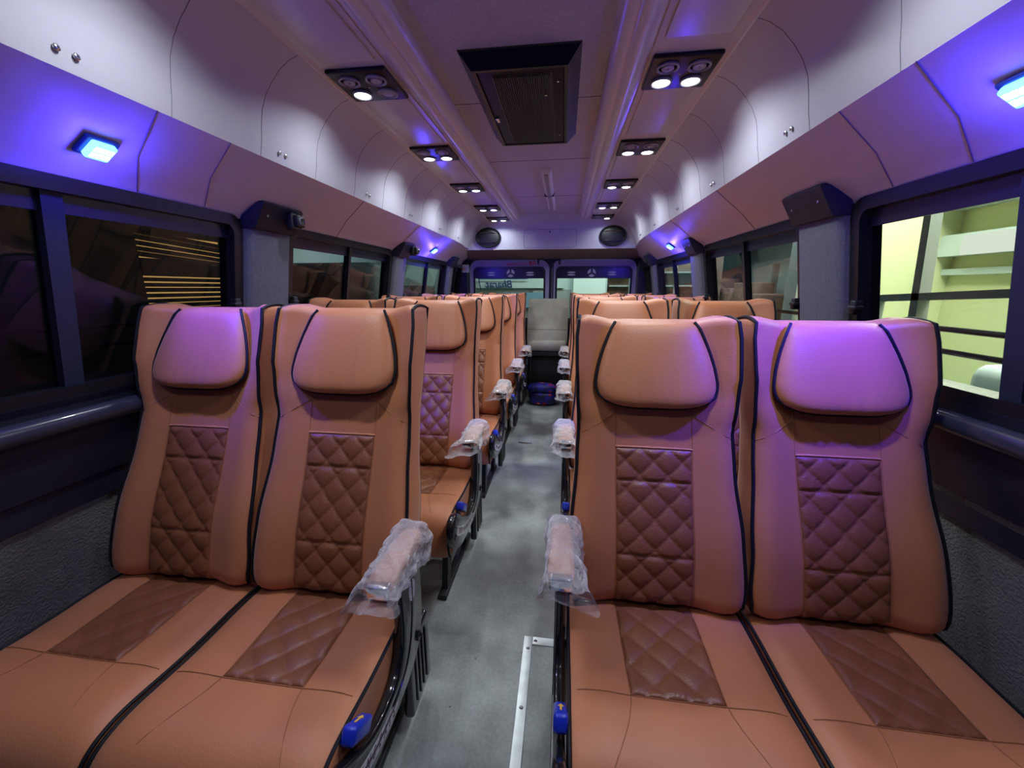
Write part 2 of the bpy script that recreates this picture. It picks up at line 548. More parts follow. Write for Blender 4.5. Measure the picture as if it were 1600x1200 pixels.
def PW(s):
    return lambda y, z, d: (s*(xw(z) + d), y, z)      # d outward from the inner wall surface
# windows and pillars
wins = [(-0.95, 1.415), (1.69, 2.755), (2.975, 4.085), (4.275, 4.72)]
mull = [[0.867], [2.23], [3.57], [4.50]]
wi = 1
for s in (-1, 1):
    side = 'left' if s < 0 else 'right'
    for k, ((a, b), ms) in enumerate(zip(wins, mull)):
        P = PW(s); dz = 0.0 if s < 0 else 0.018
        root = empty('window_%d' % wi, (s*1.09, (a+b)/2, 0.985)); wi += 1
        struct(root, '%s sliding window with black rubber surround, %s' % (side, ('nearest to the viewer', 'beside the second row', 'beside the third and fourth rows', 'by the last row')[k]))
        loc = Vector(root.location)
        def L(mb): return mb.xform(lambda x, y, z: (x-loc.x, y-loc.y, z-loc.z))
        fr = MB()
        ring_solid(fr, rrect(a-0.012, 0.958+dz, b+0.012, 1.512, 0.055), rrect(a+0.026, 0.995+dz, b-0.026, 1.475, 0.035), P, -0.014, 0.05)
        build('rubber_frame', L(fr), 'rubber', root, angle=0.5)
        # glass pane
        g = MB()
        po = rrect(a+0.02, 0.989+dz, b-0.02, 1.481, 0.035)
        g.loft([[P(u, v, 0.022) for u, v in po], [P(u, v, 0.026) for u, v in po]])
        build('glass_pane', L(g), 'glassdark' if s < 0 else 'glass', root, smooth=False)
        st = MB()
        po = [(a+0.03, 1.430), (b-0.03, 1.430), (b-0.03, 1.476), (a+0.03, 1.476)]
        st.loft([[P(u, v, 0.016) for u, v in po], [P(u, v, 0.020) for u, v in po]])
        build('sun_strip', L(st), 'sunstrip', root, smooth=False)
        mm = MB()
        for m in ms:
            if k == 0 and s > 0: m += 0.082
            wd = 0.022 if k == 0 else 0.012
            po = [(m-wd, 0.993), (m+wd, 0.993), (m+wd, 1.477), (m-wd, 1.477)]
            mm.loft([[P(u, v, 0.002) for u, v in po], [P(u, v, 0.035) for u, v in po]])
        build('mullion', L(mm), 'cap' if k == 0 else 'rubber', root, smooth=False)
        if k < 3:
            for zz in (1.143, 1.083):
                gb = MB(); gb.tube([P(a, zz, 0.075), P(b, zz, 0.075)], 0.0075, 8)
                build('guard_bar', L(gb), 'blackgloss', root)
        # latches
        for yy in ((b-0.03,) if k == 0 else (a+0.028, b-0.028)):
            lt = MB(); 
            lt.rbox(-0.012, -0.012, -0.022, 0.012, 0.012, 0.022, 0.004)
            lt.rbox(-0.022, -0.030, -0.006, 0.004, 0.004, 0.006, 0.003)
            px, py, pz = P(yy, 1.19, -0.014)
            lt.xform(lambda x, y, z: (px - s*0.008 + s*x, py + y, pz + z))
            build('latch', L(lt), 'black', root)
    pil = [(1.425, 1.672), (2.765, 2.965), (4.097, 4.263)]
    for k, (a, b) in enumerate(pil):
        P = PW(s)
        m = MB()
        # pillar cover, full depth, slightly proud of the wall
        rings = []
        for z in (0.945, 1.10, 1.25, 1.40, 1.495):
            pr = [(a+0.006, 0.06), (a+0.006, -0.026), (a+0.022, -0.042), (b-0.022, -0.042), (b-0.006, -0.026), (b-0.006, 0.06)]
            rings.append([P(y, z, d) for y, d in pr])
        m.loft(rings)
        pc = struct(build('trim_%d' % ti, m, 'pillar', angle=0.9), 'grey textured pillar cover on the %s between windows, %s' % (side, ('nearest', 'middle', 'rearmost')[k])); ti += 1
        c = MB()
        rings = []
        for z, ins, dd in ((1.470, .004, 0.0), (1.474, 0, 0.0), (1.558, 0, -0.035), (1.565, .006, -0.036)):
            pr = [(a+ins, 0.02), (a+ins, -0.040+dd), (a+0.012, -0.060+ins+dd), (b-0.012, -0.060+ins+dd), (b-ins, -0.040+dd), (b-ins, 0.02)]
            rings.append([P(y, z, d) for y, d in pr])
        c.loft(rings)
        cp = build('pillar_cap', c, 'cap', pc, angle=0.7)
        for yy in (a+0.05, b-0.05):
            q = MB(); q.lathe([(0.0001,0),(0.005,0.0005),(0.005,0.002),(0.0001,0.003)], 0, 0, 0, 10, 'x')
            px, py, pz = P(yy, 1.520, -0.079)
            q.xform(lambda x, y, z: (px - s*x, py+y, pz+z))
            build('screw', q, 'chrome', cp)
    # solid end of the wall behind last window and ahead of the first
    e = MB()
    e.loft([[(s*(xw(z)-0.0), y, z) for y, z in ((4.73,0.95),(Y1,0.95),(Y1,1.60),(4.73,1.60))], [(s*(xw(z)+0.05), y, z) for y, z in ((4.73,0.95),(Y1,0.95),(Y1,1.60),(4.73,1.60))]])
    struct(build('trim_%d' % ti, e, 'navy', smooth=False), 'dark trim of the rear corner on the %s' % side); ti += 1
    e = MB()
    e.loft([[(s*(xw(z)-0.0), y, z) for y, z in ((Y0,0.96),(-0.93,0.95),(-0.93,1.60),(Y0,1.60))], [(s*(xw(z)+0.05), y, z) for y, z in ((Y0,0.96),(-0.93,0.95),(-0.93,1.60),(Y0,1.60))]])
    struct(build('trim_%d' % ti, e, 'navy', smooth=False), 'dark trim at the front end of the %s wall' % side); ti += 1

# unseen dark partition added behind the camera for reflections, and roof skin
fb = MB(); fb.box(-1.34, Y0-0.05, 0, 1.34, Y0, 2.05)
struct(build('wall_front', fb, 'navy', smooth=False), 'dark bulkhead behind the driver')
rf = MB(); rf.prism([(-1.10,1.60),(-0.95,2.02),(-0.72,2.08),(0.72,2.08),(0.95,2.02),(1.10,1.60),(1.12,1.60),(0.97,2.04),(0.73,2.10),(-0.73,2.10),(-0.97,2.04),(-1.12,1.60)], Y0, Y1+0.06)
struct(build('trim_%d' % ti, rf, 'navy', smooth=False), 'outer roof skin'); ti += 1

# rear speaker panel
def rear_hw(z):
    return sm([(1.650,0.905),(1.70,0.90),(1.78,0.875),(1.85,0.82),(1.90,0.74),(1.935,0.64),(1.96,0.60)], z)
def rear_y(z):
    return lerp_tab([(1.650,4.362),(1.80,4.360),(1.89,4.356),(1.91,4.330),(1.925,4.290),(1.94,4.24),(1.950,4.185),(1.957,4.14)], z)
rings = []
for z in [1.650,1.68,1.72,1.76,1.80,1.84,1.87,1.90,1.915,1.93,1.945,1.957]:
    hw = rear_hw(z); n = 20
    front = [(-hw + 2*hw*i/n, rear_y(z), z) for i in range(n+1)]
    rings.append(front + [(hw, 4.84, z), (-hw, 4.84, z)])
rp = MB(); rp.loft(rings)
rear = struct(build('wall_rear', rp, 'vinyl', angle=0.9), 'pale panel with two oval speakers above the rear doors')
he = MB(); he.prism([(4.362,1.652),(4.84,1.58),(4.84,1.66),(4.40,1.70)], -1.03, 1.03, 'x')
struct(build('trim_%d' % ti, he, 'tan_fabric', smooth=False), 'tan underside of the rear panel above the doors'); ti += 1
hl = MB()
o = rrect(-0.275, 1.665, 0.275, 1.845, 0.03, 5)
pts = [(u, rear_y(v)-0.0005, v) for u, v in o]
dense = []
for i in range(len(pts)):
    A, B = Vector(pts[i]), Vector(pts[(i+1) % len(pts)])
    for t in range(4): 
        p = A.lerp(B, t/4); dense.append((p.x, rear_y(p.z)-0.0005, p.z))
hl.tube(dense, 0.0018, 5, closed=True)
build('hatch_seam', hl, 'seam', rear)
kh = MB(); kh.rbox(-0.006, rear_y(1.82)-0.003, 1.812, 0.006, rear_y(1.82)+0.003, 1.832, 0.002)
build('keyhole', kh, 'black', rear)

def speaker(x):
    y = rear_y(1.88)-0.005
    r = empty('oval_speaker', (x, y, 1.772))
    def el(rx, rz, yy, n=32): return [(rx*math.cos(2*PI*k/n), yy, rz*math.sin(2*PI*k/n)) for k in range(n)]
    b = MB(); b.loft([el(.140,.104,.004), el(.140,.104,-.004), el(.134,.098,-.012), el(.122,.087,-.012), el(.116,.081,-.004)], caps=False)
    build('rim', b, 'blackgloss', r)
    g = MB(); g.loft([el(.118,.083,-.003), el(.10,.068,-.007), el(.06,.046,-.010), el(.002,.002,-.011)])
    build('grille', g, 'grille', r)
    for zz, cu in ((0.048, .012), (-0.048, -.012)):
        t = MB(); t.tube([(xx, -.0125, zz - cu*0.5*(xx/.1)**2) for xx in [i*.0168-.084 for i in range(11)]], 0.0035, 6)
        build('bright_bar', t, 'chrome', r)
    return r
tag(speaker(-0.655), 'black oval speaker at the left end of the pale panel over the rear doors', 'speaker', 'oval speakers')
tag(speaker(0.645), 'black oval speaker at the right end of the pale panel over the rear doors', 'speaker', 'oval speakers')

# rear doors
STAR = M['decal']
for s in (-1, 1):
    side = 'left' if s < 0 else 'right'
    x0, x1 = (-0.975, -0.015) if s < 0 else (0.015, 0.985)
    r = empty('door_%d' % (1 if s < 0 else 2), ((x0+x1)/2, Y1, 0.0))
    struct(r, '%s rear door with a rounded window' % side)
    P = lambda u, v, d: (u - (x0+x1)/2, d, v)
    m = MB(); ring_solid(m, rrect(x0, 0.06, x1, 1.573, 0.11), rrect(x0+0.055, 0.75, x1-0.055, 1.488, 0.06), P, -0.035, 0.03)
    build('door_panel', m, 'doorpaint', r, angle=0.5)
    m = MB(); ring_solid(m, rrect(x0+0.045, 0.74, x1-0.045, 1.498, 0.06), rrect(x0+0.066, 0.762, x1-0.066, 1.476, 0.05), P, -0.045, 0.0)
    build('rubber_seal', m, 'rubber', r, angle=0.5)
    m = MB(); po = rrect(x0+0.06, 0.756, x1-0.06, 1.482, 0.05)
    m.loft([[P(u, v, -0.005) for u, v in po], [P(u, v, -0.001) for u, v in po]])
    build('glass_pane', m, 'glass', r, smooth=False)
    m = MB(); po = [(x0+0.066, 1.362), (x1-0.066, 1.362), (x1-0.066, 1.478), (x0+0.066, 1.478)]
    m.loft([[P(u, v, -0.012) for u, v in po], [P(u, v, -0.008) for u, v in po]])
    build('sun_strip', m, 'sunstrip', r, smooth=False)
    m = MB(); m.rbox(x0+0.01-(x0+x1)/2, -0.05, 0.07, x1-0.01-(x0+x1)/2, -0.034, 0.90, 0.006)
    build('door_card', m, 'black', r)  # black sheet added to keep the space under the folding seat dark
    # pale printed mark: three-pointed disc with a pair of bars each side
    cx = (x0+x1)/2 + (0.015 if s < 0 else -0.02)
    m = MB()
    for k in range(3):
        a0 = PI/2 + 2*PI*k/3 + 0.22; a1 = PI/2 + 2*PI*(k+1)/3 - 0.22
        seg = [(cx + .012*math.cos((a0+a1)/2), 1.425 + .012*math.sin((a0+a1)/2))]
        seg += [(cx + .047*math.cos(a0+(a1-a0)*j/8), 1.425 + .047*math.sin(a0+(a1-a0)*j/8)) for j in range(9)]
        m.loft([[P(u, v, -0.0135) for u, v in seg], [P(u, v, -0.0121) for u, v in seg]])
    for sx in (-1, 1):
        for zz in (0.013, -0.014):
            seg = [(cx + sx*0.235 + .048*math.cos(2*PI*j/16), 1.417 + zz + .0095*math.sin(2*PI*j/16)) for j in range(16)]
            m.loft([[P(u, v, -0.0135) for u, v in seg], [P(u, v, -0.0121) for u, v in seg]])
    build('pale_emblem', m, 'decal', r, smooth=False)
    m = MB()
    for hx in ((x1-0.13,) if s < 0 else (x0+0.085,)):
        m.rbox(hx-0.012-(x0+x1)/2, -0.05, 1.52, hx+0.012-(x0+x1)/2, -0.036, 1.585, 0.005)
    build('latch', m, 'rail', r)
    if s < 0:
        t = text_mb('EMERGENCY EXIT', 0.030, 0.0006, bold=0.0006)
        t.xform(lambda x, y, z: (x + 0.085, -0.0365 - z, y + 1.523))
        build('exit_lettering', t, 'redprint', r, smooth=False)
        t = MB(); t.box(0.245, -0.0372, 1.515, 0.315, -0.0358, 1.562); build('exit_sign', t, 'redprint', r, smooth=False)
        t = MB()
        t.lathe([(0.0001,0),(0.006,0.0),(0.006,-0.001),(0.0001,-0.001)], 0.283, -0.0373, 1.552, 12, 'y')
        t.tube([(0.279,-.0378,1.546),(0.276,-.0378,1.534),(0.283,-.0378,1.527),(0.278,-.0378,1.518)], 0.0022, 5)
        t.tube([(0.262,-.0378,1.541),(0.270,-.0378,1.545),(0.284,-.0378,1.541),(0.292,-.0378,1.535)], 0.0020, 5)
        t.tube([(0.276,-.0378,1.534),(0.266,-.0378,1.528),(0.262,-.0378,1.520)], 0.0022, 5)
        t.tube([(0.302,-.0378,1.517),(0.302,-.0378,1.558)], 0.0018, 5)
        build('running_figure_print', t, 'stickerw', r)
m = MB(); m.box(-0.02, 4.82, 0.05, 0.02, 4.86, 1.56); m.box(-0.15, 4.882, 1.40, 0.15, 4.895, 1.62); m.tube([(0.0, 4.805, 1.56), (0.0, 4.805, 0.5)], 0.010, 8); m.tube([(0.03, 4.80, 1.57), (0.03, 4.80, 0.6)], 0.006, 8)
struct(build('trim_%d' % ti, m, 'rubber'), 'lock rods between the rear doors'); ti += 1
m = MB(); ring_solid(m, rrect(-1.22, -0.02, 1.22, 1.70, 0.05), rrect(-0.985, 0.05, 0.99, 1.578, 0.11), lambda u, v, d: (u, Y1+d, v), -0.01, 0.05)
struct(build('trim_%d' % ti, m, 'navy', angle=0.5), 'dark surround of the rear doors'); ti += 1
for s in (-1, 1):
    m = MB(); m.prism([(s*1.18,0.0),(s*1.15,0.94),(s*1.045,1.575),(s*0.992,1.575),(s*0.99,0.9),(s*0.99,0.0)], 4.73, 4.84)
    struct(build('trim_%d' % ti, m, 'navy', smooth=False), 'dark corner post beside the %s rear door' % ('left' if s < 0 else 'right')); ti += 1

# ------------------------------------------------------------------ ceiling fittings
def spot_housing(s, y, lit, view):
    r = empty('spotlight_housing', (s*0.515, y, 1.926))
    m = MB(); m.rbox(-0.102, -0.102, -0.008, 0.102, 0.102, 0.005, 0.006)
    build('plate', m, 'ventbox', r)
    for ix, sx in enumerate((-1, 1)):
        for sy in (-1, 1):
            cx, cy = sx*0.047, sy*0.045
            m = MB(); m.lathe([(0.034,-0.006),(0.0345,-0.013),(0.030,-0.015),(0.027,-0.011),(0.027,-0.008)], cx, cy, 0, 24)
            build('ring', m, 'ring', r)
            on = sy > 0 and lit[ix]
            m = MB()
            if on:
                m.lathe([(0.027,-0.0105),(0.0235,-0.014),(0.010,-0.016),(0.0001,-0.0165)], cx, cy, 0, 20)
                build('lamp_lens', m, 'spotglow', r)
                l = add_light('spot_light', 'AREA', (s*0.515+cx, y+cy, 1.926-0.020), SPOT_W*(0.35 if y > 4 else (0.25 if y < 0.5 else (0.86 if y < 1 else 1))), (0.86, 0.95, 1.0), shape='DISK', size=0.045, spread=math.radians(152))
            elif sy > 0:
                m.lathe([(0.027,-0.0095),(0.0235,-0.012),(0.010,-0.013),(0.0001,-0.0132)], cx, cy, 0, 20)
                build('lamp_lens', m, 'ring', r)
            else:
                m.lathe([(0.027,-0.0095),(0.020,-0.0095),(0.018,-0.014),(0.006,-0.014),(0.0001,-0.010)], cx, cy, 0, 20)
                build('air_nozzle', m, 'ring', r)
    m = MB(); m.lathe([(0.0001,-0.0076),(0.003,-0.009),(0.0001,-0.010)], 0, 0.0, 0, 8); build('screw', m, 'chrome', r)
    return r
ordn = ['nearest', 'second', 'third', 'fourth', 'farthest']
for s in (-1, 1):
    side = 'left' if s < 0 else 'right'
    ys = [1.465, 2.175, 2.885, 3.595, 4.150] if s < 0 else [1.512, 2.215, 2.915, 3.615, 4.150]
    for k, y in enumerate(ys):
        lit = (True, True)
        if s < 0 and k == 0: lit = (True, False)
        if s > 0 and k == 4: lit = (False, True)
        h = spot_housing(s, y, lit, True)
        tx = {(-1, 0): 'with one lamp lit', (1, 4): 'with one lamp lit', (1, 0): 'with two lit lamps'}.get((s, k), 'with two lit lamps')
        tag(h, 'black square spotlight plate %s, %s in the %s ceiling row' % (tx, ordn[k], side), 'ceiling light', 'square spotlight plates along the ceiling')
    for y in (0.76, 0.05):
        # same fittings over the viewer's head
        h = spot_housing(s, y, (True, True), False)
        tag(h, 'black square ceiling spotlight plate on the %s, overhead at %s' % (side, {0.76: 'the front seats', 0.05: 'the camera'}[y]), 'ceiling light', 'square spotlight plates along the ceiling')

# roof air vent
r = empty('roof_vent', (0.010, 1.715, 1.955))
m = MB(); 
def vr(x0, y0, x1, y1, z): return [(x0, y0, z), (x1, y0, z), (x1, y1, z), (x0, y1, z)]
m.loft([vr(-.190,-.350,.190,.375,0.0), vr(-.186,-.346,.186,.371,-.004), vr(-.150,-.330,.150,.335,-.050), vr(-.138,-.318,.138,.323,-.050), vr(-.138,-.318,.138,.323,-.020)], caps=False)
build('housing', m, 'ventbox', r, smooth=False)
m = MB(); m.rbox(-.137, -.317, -.047, .137, .322, -.030, .004)
build('cover_panel', m, 'ventframe', r)
m = MB()
for k in range(26):
    x = -0.090 + 0.0072*k
    m.box(x, -.285, -.053, x+.0036, .30, -.046)
build('grille_slats', m, 'grille', r, smooth=False)
m = MB(); m.box(-.095, -.29, -.0478, .10, .305, -.0470); build('filter', m, 'black', r, smooth=False)
m = MB(); m.rbox(-.132, .015, -.055, -.118, .055, -.047, .003); build('latch', m, 'chrome', r)
for (x, y) in ((.118, -.24), (.118, .22), (0.075, -.15)):
    m = MB(); m.lathe([(0.0001,-.054),(.004,-.053),(.004,-.047),(.0001,-.047)], x, y, 0, 10); build('screw', m, 'chrome', r)
tag(r, 'large black louvred roof vent set in the middle of the ceiling', 'vent')

# ceiling lamp fixture (unlit tubes)
r = empty('ceiling_lamp', (0.035, 3.22, 1.955))
m = MB(); m.loft([vr(-.034,-.62,.034,.60,0.0), vr(-.034,-.62,.034,.60,-.012), vr(-.022,-.60,.022,.58,-.030)]); build('lamp_body', m, 'white', r, smooth=False)
for (a, b) in ((-.59, -.02), (.0, .56)):
    m = MB(); m.rbox(-.013, a, -.037, .013, b, -.028, .006); build('diffuser', m, 'ring', r)
m = MB(); m.box(-.036, -.02, -.034, .036, -.004, -.001); build('joint_band', m, 'rail', r, smooth=False)
tag(r, 'slim white twin tube fitting, unlit, on the ceiling behind the roof vent', 'ceiling light')

# blue lamps on the padded strip
def blue_lamp(s, y, z, first, label):
    x = 0.810 + (1.662-z)*1.55
    f = flare(y)*0.6
    r = empty('blue_lamp', (s*(x+f), y, z))
    n = Vector((-s*0.543, 0, -0.84)).normalized()      # outward normal of the strip
    up = Vector((0, 0, 1)) - n*n.z; up.normalize()
    rt = Vector((0, 1, 0))
    def T(u, v, d): p = rt*u + up*v + n*d; return (p.x, p.y, p.z)
    m = MB(); m.rbox(-.036, -.030, 0, .036, .030, .010, .028, 6); m.xform(lambda a, b, c: T(a, b, c)); build('lamp_base', m, 'bluebase', r)
    m = MB(); m.rbox(-.025, -.024, .008, .025, .024, .024, .005); m.xform(lambda a, b, c: T(a, b, c)); build('lamp_lens', m, 'blueglow', r)
    for gx in (-.014, 0, .014):
        for gy in (-.009, .009):
            m = MB(); m.rbox(gx-.006, gy-.007, .023, gx+.006, gy+.007, .0248, .002); m.xform(lambda a, b, c: T(a, b, c)); build('led', m, 'bluecore', r)
    p = Vector(r.location) + n*0.030
    if y < 0: BW, BB = BLUE_W*0.35, 0.0
    elif y > 2: BW, BB = BLUE_W*2.4, BLUE_BEAM*0.25
    else: BW, BB = BLUE_W, BLUE_BEAM*(2.3 if s > 0 else 1.15)
    add_light('blue_light', 'POINT', p, BW, (0.06, 0.035, 1.0), shadow_soft_size=0.018)
    sp = None if BB == 0 else add_light('blue_beam', 'SPOT', p + n*0.01, BB, (0.05, 0.02, 1.0), shadow_soft_size=0.02, spot_size=math.radians(66), spot_blend=0.8)
    if sp: sp.rotation_euler = (n + Vector((s*0.34, 0.42, 0.10))).to_track_quat('-Z', 'Y').to_euler()
    return tag(r, label, 'lamp', 'blue marker lamps above the windows')
blue_lamp(-1, 0.894, 1.578, True, 'glowing blue lamp above the nearest left window')
blue_lamp(1, 0.856, 1.583, True, 'glowing blue lamp above the nearest right window')
blue_lamp(-1, 3.40, 1.570, False, 'small distant glowing blue lamp above the left windows')
blue_lamp(1, 3.25, 1.565, False, 'small distant glowing blue lamp above the right windows')
for s in (-1, 1):
    blue_lamp(s, -0.55, 1.578, False, 'glowing blue lamp above the %s entrance window' % ('left' if s < 0 else 'right'))

# camera / sensor units on left pillars
def sensor(y, label, wire=True):
    s = -1; z = 1.520
    x = s*(xw(z)-0.083)
    r = empty('pillar_camera', (x, y, z))
    m = MB(); m.rbox(-.004, -.030, -.036, .028, .030, .030, .006); build('bracket', m, 'black', r)
    m = MB(); m.rbox(.022, -.022, -.026, .050, .022, .020, .006); build('camera_body', m, 'black', r)
    m = MB(); m.lathe([(.014,.05),(.014,.056),(.010,.058),(.0001,.056)], 0, 0, -.004, 16, 'x'); build('lens', m, 'blackgloss', r)
    m = MB(); m.lathe([(.016,.049),(.016,.054),(.0135,.054),(.0135,.049)], 0, 0, -.004, 16, 'x'); build('lens_ring', m, 'ring', r)
    if wire:
        m = MB(); m.tube([(.030,.01,.018),(.030,.006,.034),(.018,-.03,.042),(.006,-.07,.032),(-.004,-.11,.002),(-.012,-.13,-.01)], .0022, 6); build('cable', m, 'black', r)
    return tag(r, label, 'camera', 'small cameras on the left pillars')
sensor(1.60, 'small black camera with a cable on top of the nearest left pillar')
sensor(2.93, 'small black camera on top of the middle left pillar')
# emergency notice on rear left frame
m = MB(); m.rbox(-.075, -.004, -.045, .075, .004, .045, .003)
r = build('notice_plate', m, 'stickerw'); r.location = (-1.035, 4.722, 1.475); r.rotation_euler = (0, 0, 0)
tag(r, 'small white notice with red print at the left rear corner above the window', 'sign')
t = text_mb('EXIT', 0.034, 0.0006, bold=0.001); t.xform(lambda x, y, z: (x, -0.0045-z, y-0.008)); build('printed_text', t, 'redprint', r, smooth=False)

# ------------------------------------------------------------------ seats
BZ = 0.425
SL = 0.285/0.755
def yback(z): return SL*(z-BZ)
WT = [(0.425,0.205),(0.445,0.219),(0.50,0.2235),(0.62,0.217),(0.80,0.203),(0.90,0.199),(1.00,0.203),(1.08,0.206),(1.14,0.2065),(1.178,0.202)]
def half_w(z): return sm(WT, z)
def wing(x, z):
    a = clamp((abs(x)/half_w(z) - 0.55)/0.45)
    return 0.062*(a**1.6)*clamp((z-0.90)/0.14)**0.9
def front_d(x, z):       # how far the face stands forward (-y)
    u = abs(x)/half_w(z)
    bol = 0.020*clamp((u-0.44)/0.35)*clamp((1.0-z)/0.08 + .25)*math.exp(-((u-0.75)/0.45)**2)
    edge = -0.012*clamp((u-0.86)/0.14)**2
    lum = 0.016*math.exp(-((z-0.60)/0.12)**2)
    bot = -0.030*clamp((0.47-z)/0.045)**2
    return bol + edge + lum + bot + wing(x, z)
def topz(x, z):
    k = clamp((z-1.05)/0.12)
    u = abs(x)/half_w(z)
    return z + k*(0.016*clamp((u-0.55)/0.35) - 0.004)
def face_pt(x, z, off=0.0):
    return (x, yback(z) - front_d(x, z) - off, topz(x, z))
def thick(z): return sm([(0.42,0.085),(0.6,0.10),(0.9,0.085),(1.1,0.075),(1.178,0.07)], z)

def backrest_mb():
    zs = [0.425,0.430,0.440,0.455,0.475,0.50] + [0.50+0.03*i for i in range(1, 22)] + [1.145,1.160,1.170,1.178]
    rings = []
    NF = 34
    def ring(z, ins, zoff=0.0, din=0.0):
        w_ = half_w(z)-ins
        pts = []
        for i in range(NF+1):
            x = -w_ + 2*w_*i/NF
            p = face_pt(x, z); pts.append((p[0], p[1]+din, p[2]+zoff))
        t = thick(z)
        yF = pts[-1][1]; zz = pts[-1][2]
        yB = yback(z) + t - din
        for k in (0.15, 0.4, 0.7, 0.92):
            bul = 0.005*math.sin(PI*k)
            pts.append((w_+bul, yF + (yB-yF)*k, zz))
        for i in range(9):
            u = 1-2*i/8
            pts.append((u*(w_-0.010), yB + 0.004*(1-u*u), topz(u*w_, z)+zoff))
        for k in (0.92, 0.7, 0.4, 0.15):
            bul = 0.005*math.sin(PI*k)
            pts.append((-w_-bul, yF + (yB-yF)*k, zz))
        return pts
    rings.append(ring(0.425, 0.03, -0.004, 0.03))
    rings.append(ring(0.425, 0.010, -0.002, 0.010))
    for z in zs: rings.append(ring(z, 0.0))
    rings.append(ring(1.178, 0.006, 0.007, 0.008))
    rings.append(ring(1.178, 0.018, 0.012, 0.022))
    rings.append(ring(1.178, 0.035, 0.014, 0.035))
    return MB().loft(rings)
def quilt_h(a, b, s=0.0375, A=0.0090):
    u = (a+b)/s/2**.5*0.72; v = (a-b)/s/2**.5*0.72
    q = abs(math.sin(PI*u))*abs(math.sin(PI*v))
    return A*(q**0.35)
def quilt_back_mb():
    m = MB()
    nx, nz = 46, 150
    z0, z1 = 0.432, 0.842
    secs = [0.432, 0.572, 0.758, 0.842]
    W_ = 0.0975
    grid = []
    for j in range(nz+1):
        z = z0 + (z1-z0)*j/nz
        row = []
        for i in range(nx+1):
            x = -W_ + 2*W_*i/nx
            h = quilt_h(x, z*1.0)
            e = min(min(abs(z-q) for q in secs), W_-abs(x)+0.0005)
            h *= clamp(e/0.010)**0.6
            p = face_pt(x, z, 0.0008 + h)
            row.append(p)
        grid.append(row)
    vs = [p for r in grid for p in r]
    n = nx+1
    fs = [(j*n+i, j*n+i+1, (j+1)*n+i+1, (j+1)*n+i) for j in range(nz) for i in range(nx)]
    # back sheet to give it depth
    bk = [(p[0], p[1]+0.010, p[2]) for p in vs]
    o = len(vs)
    fs += [(a+o, d+o, c+o, b+o) for a, b, c, d in fs[:]]
    edge = [i for i in range(n)] + [j*n+n-1 for j in range(1, nz+1)] + [nz*n+i for i in range(n-2, -1, -1)] + [j*n for j in range(nz-1, 0, -1)]
    for a, b in zip(edge, edge[1:]+edge[:1]): fs.append((b, a, a+o, b+o))
    return m.add(vs+bk, fs)
# headrest pillow
HW = [(0,0.106),(0.02,0.122),(0.06,0.139),(0.12,0.1495),(0.20,0.1545),(0.28,0.1550),(0.45,0.149),(0.65,0.137),(0.85,0.121),(0.95,0.112),(1,0.103)]
HZ0, HZ1 = 0.958, 1.190
def head_pt(u, v, front, ox=0.0):
    z = HZ0 + (HZ1-HZ0)*v
    x = lerp_tab(HW, v)*u
    zz = min(z, 1.178)
    zcurve = z - 0.002*(u*u)*(v > 0.5)*(v-0.5)*2 + 0.010*(u*u)**2*(1-v)
    y = yback(zz) + (z-zz)*0.9
    bx = (1-abs(u)**5)**0.5
    bv = (1-abs(2*v-1)**7)**0.5 if v < 0.5 else (1-clamp((v-0.5)/0.5)**7)**0.5
    amp = 0.052 - 0.026*v
    wr = 0.0
    if front:
        for c, a_, wd in ((-0.16,0.0060,0.050),(0.02,0.0075,0.045),(0.20,0.0060,0.045),(-0.34,0.0030,0.05)):
            wr -= a_*math.exp(-((u-c-0.08*v)/wd)**2)*math.exp(-((v-0.08)/0.30)**2)
        d = 0.016 + amp*bx*bv + wr*bv*bx
    else:
        d = 0.016 - 0.008*bx*bv
    return (x+ox, y-d, zcurve)
def headrest_mb():
    m = MB(); nu, nv = 40, 36
    us = [math.sin(PI/2*(-1+2*i/nu)) for i in range(nu+1)]
    vsn = [0.5-0.5*math.cos(PI*j/nv) for j in range(nv+1)]
    F = [head_pt(u, v, True) for v in vsn for u in us]
    B = [head_pt(u, v, False) for v in vsn for u in us]
    n = nu+1; o = len(F)
    fs = [(j*n+i, j*n+i+1, (j+1)*n+i+1, (j+1)*n+i) for j in range(nv) for i in range(nu)]
    fs += [(a+o, d+o, c+o, b+o) for a, b, c, d in fs[:]]
    edge = [i for i in range(n)] + [j*n+n-1 for j in range(1, nv+1)] + [nv*n+i for i in range(n-2, -1, -1)] + [j*n for j in range(nv-1, 0, -1)]
    for a, b in zip(edge, edge[1:]+edge[:1]): fs.append((b, a, a+o, b+o))
    return m.add(F+B, fs)
def headpipe_mb():
    pts = []
    for k in range(13): pts.append(head_pt(-0.999, 1-k/12*0.97, False))
    for k in range(1, 16): pts.append(head_pt(-0.999+1.998*k/16, 0.0, False))
    for k in range(13): pts.append(head_pt(0.999, 0.03+k/12*0.97, False))
    pts = [(p[0]*1.010, p[1]-0.012, p[2]-0.001) for p in pts]
    return MB().tube(pts, 0.0040, 7)
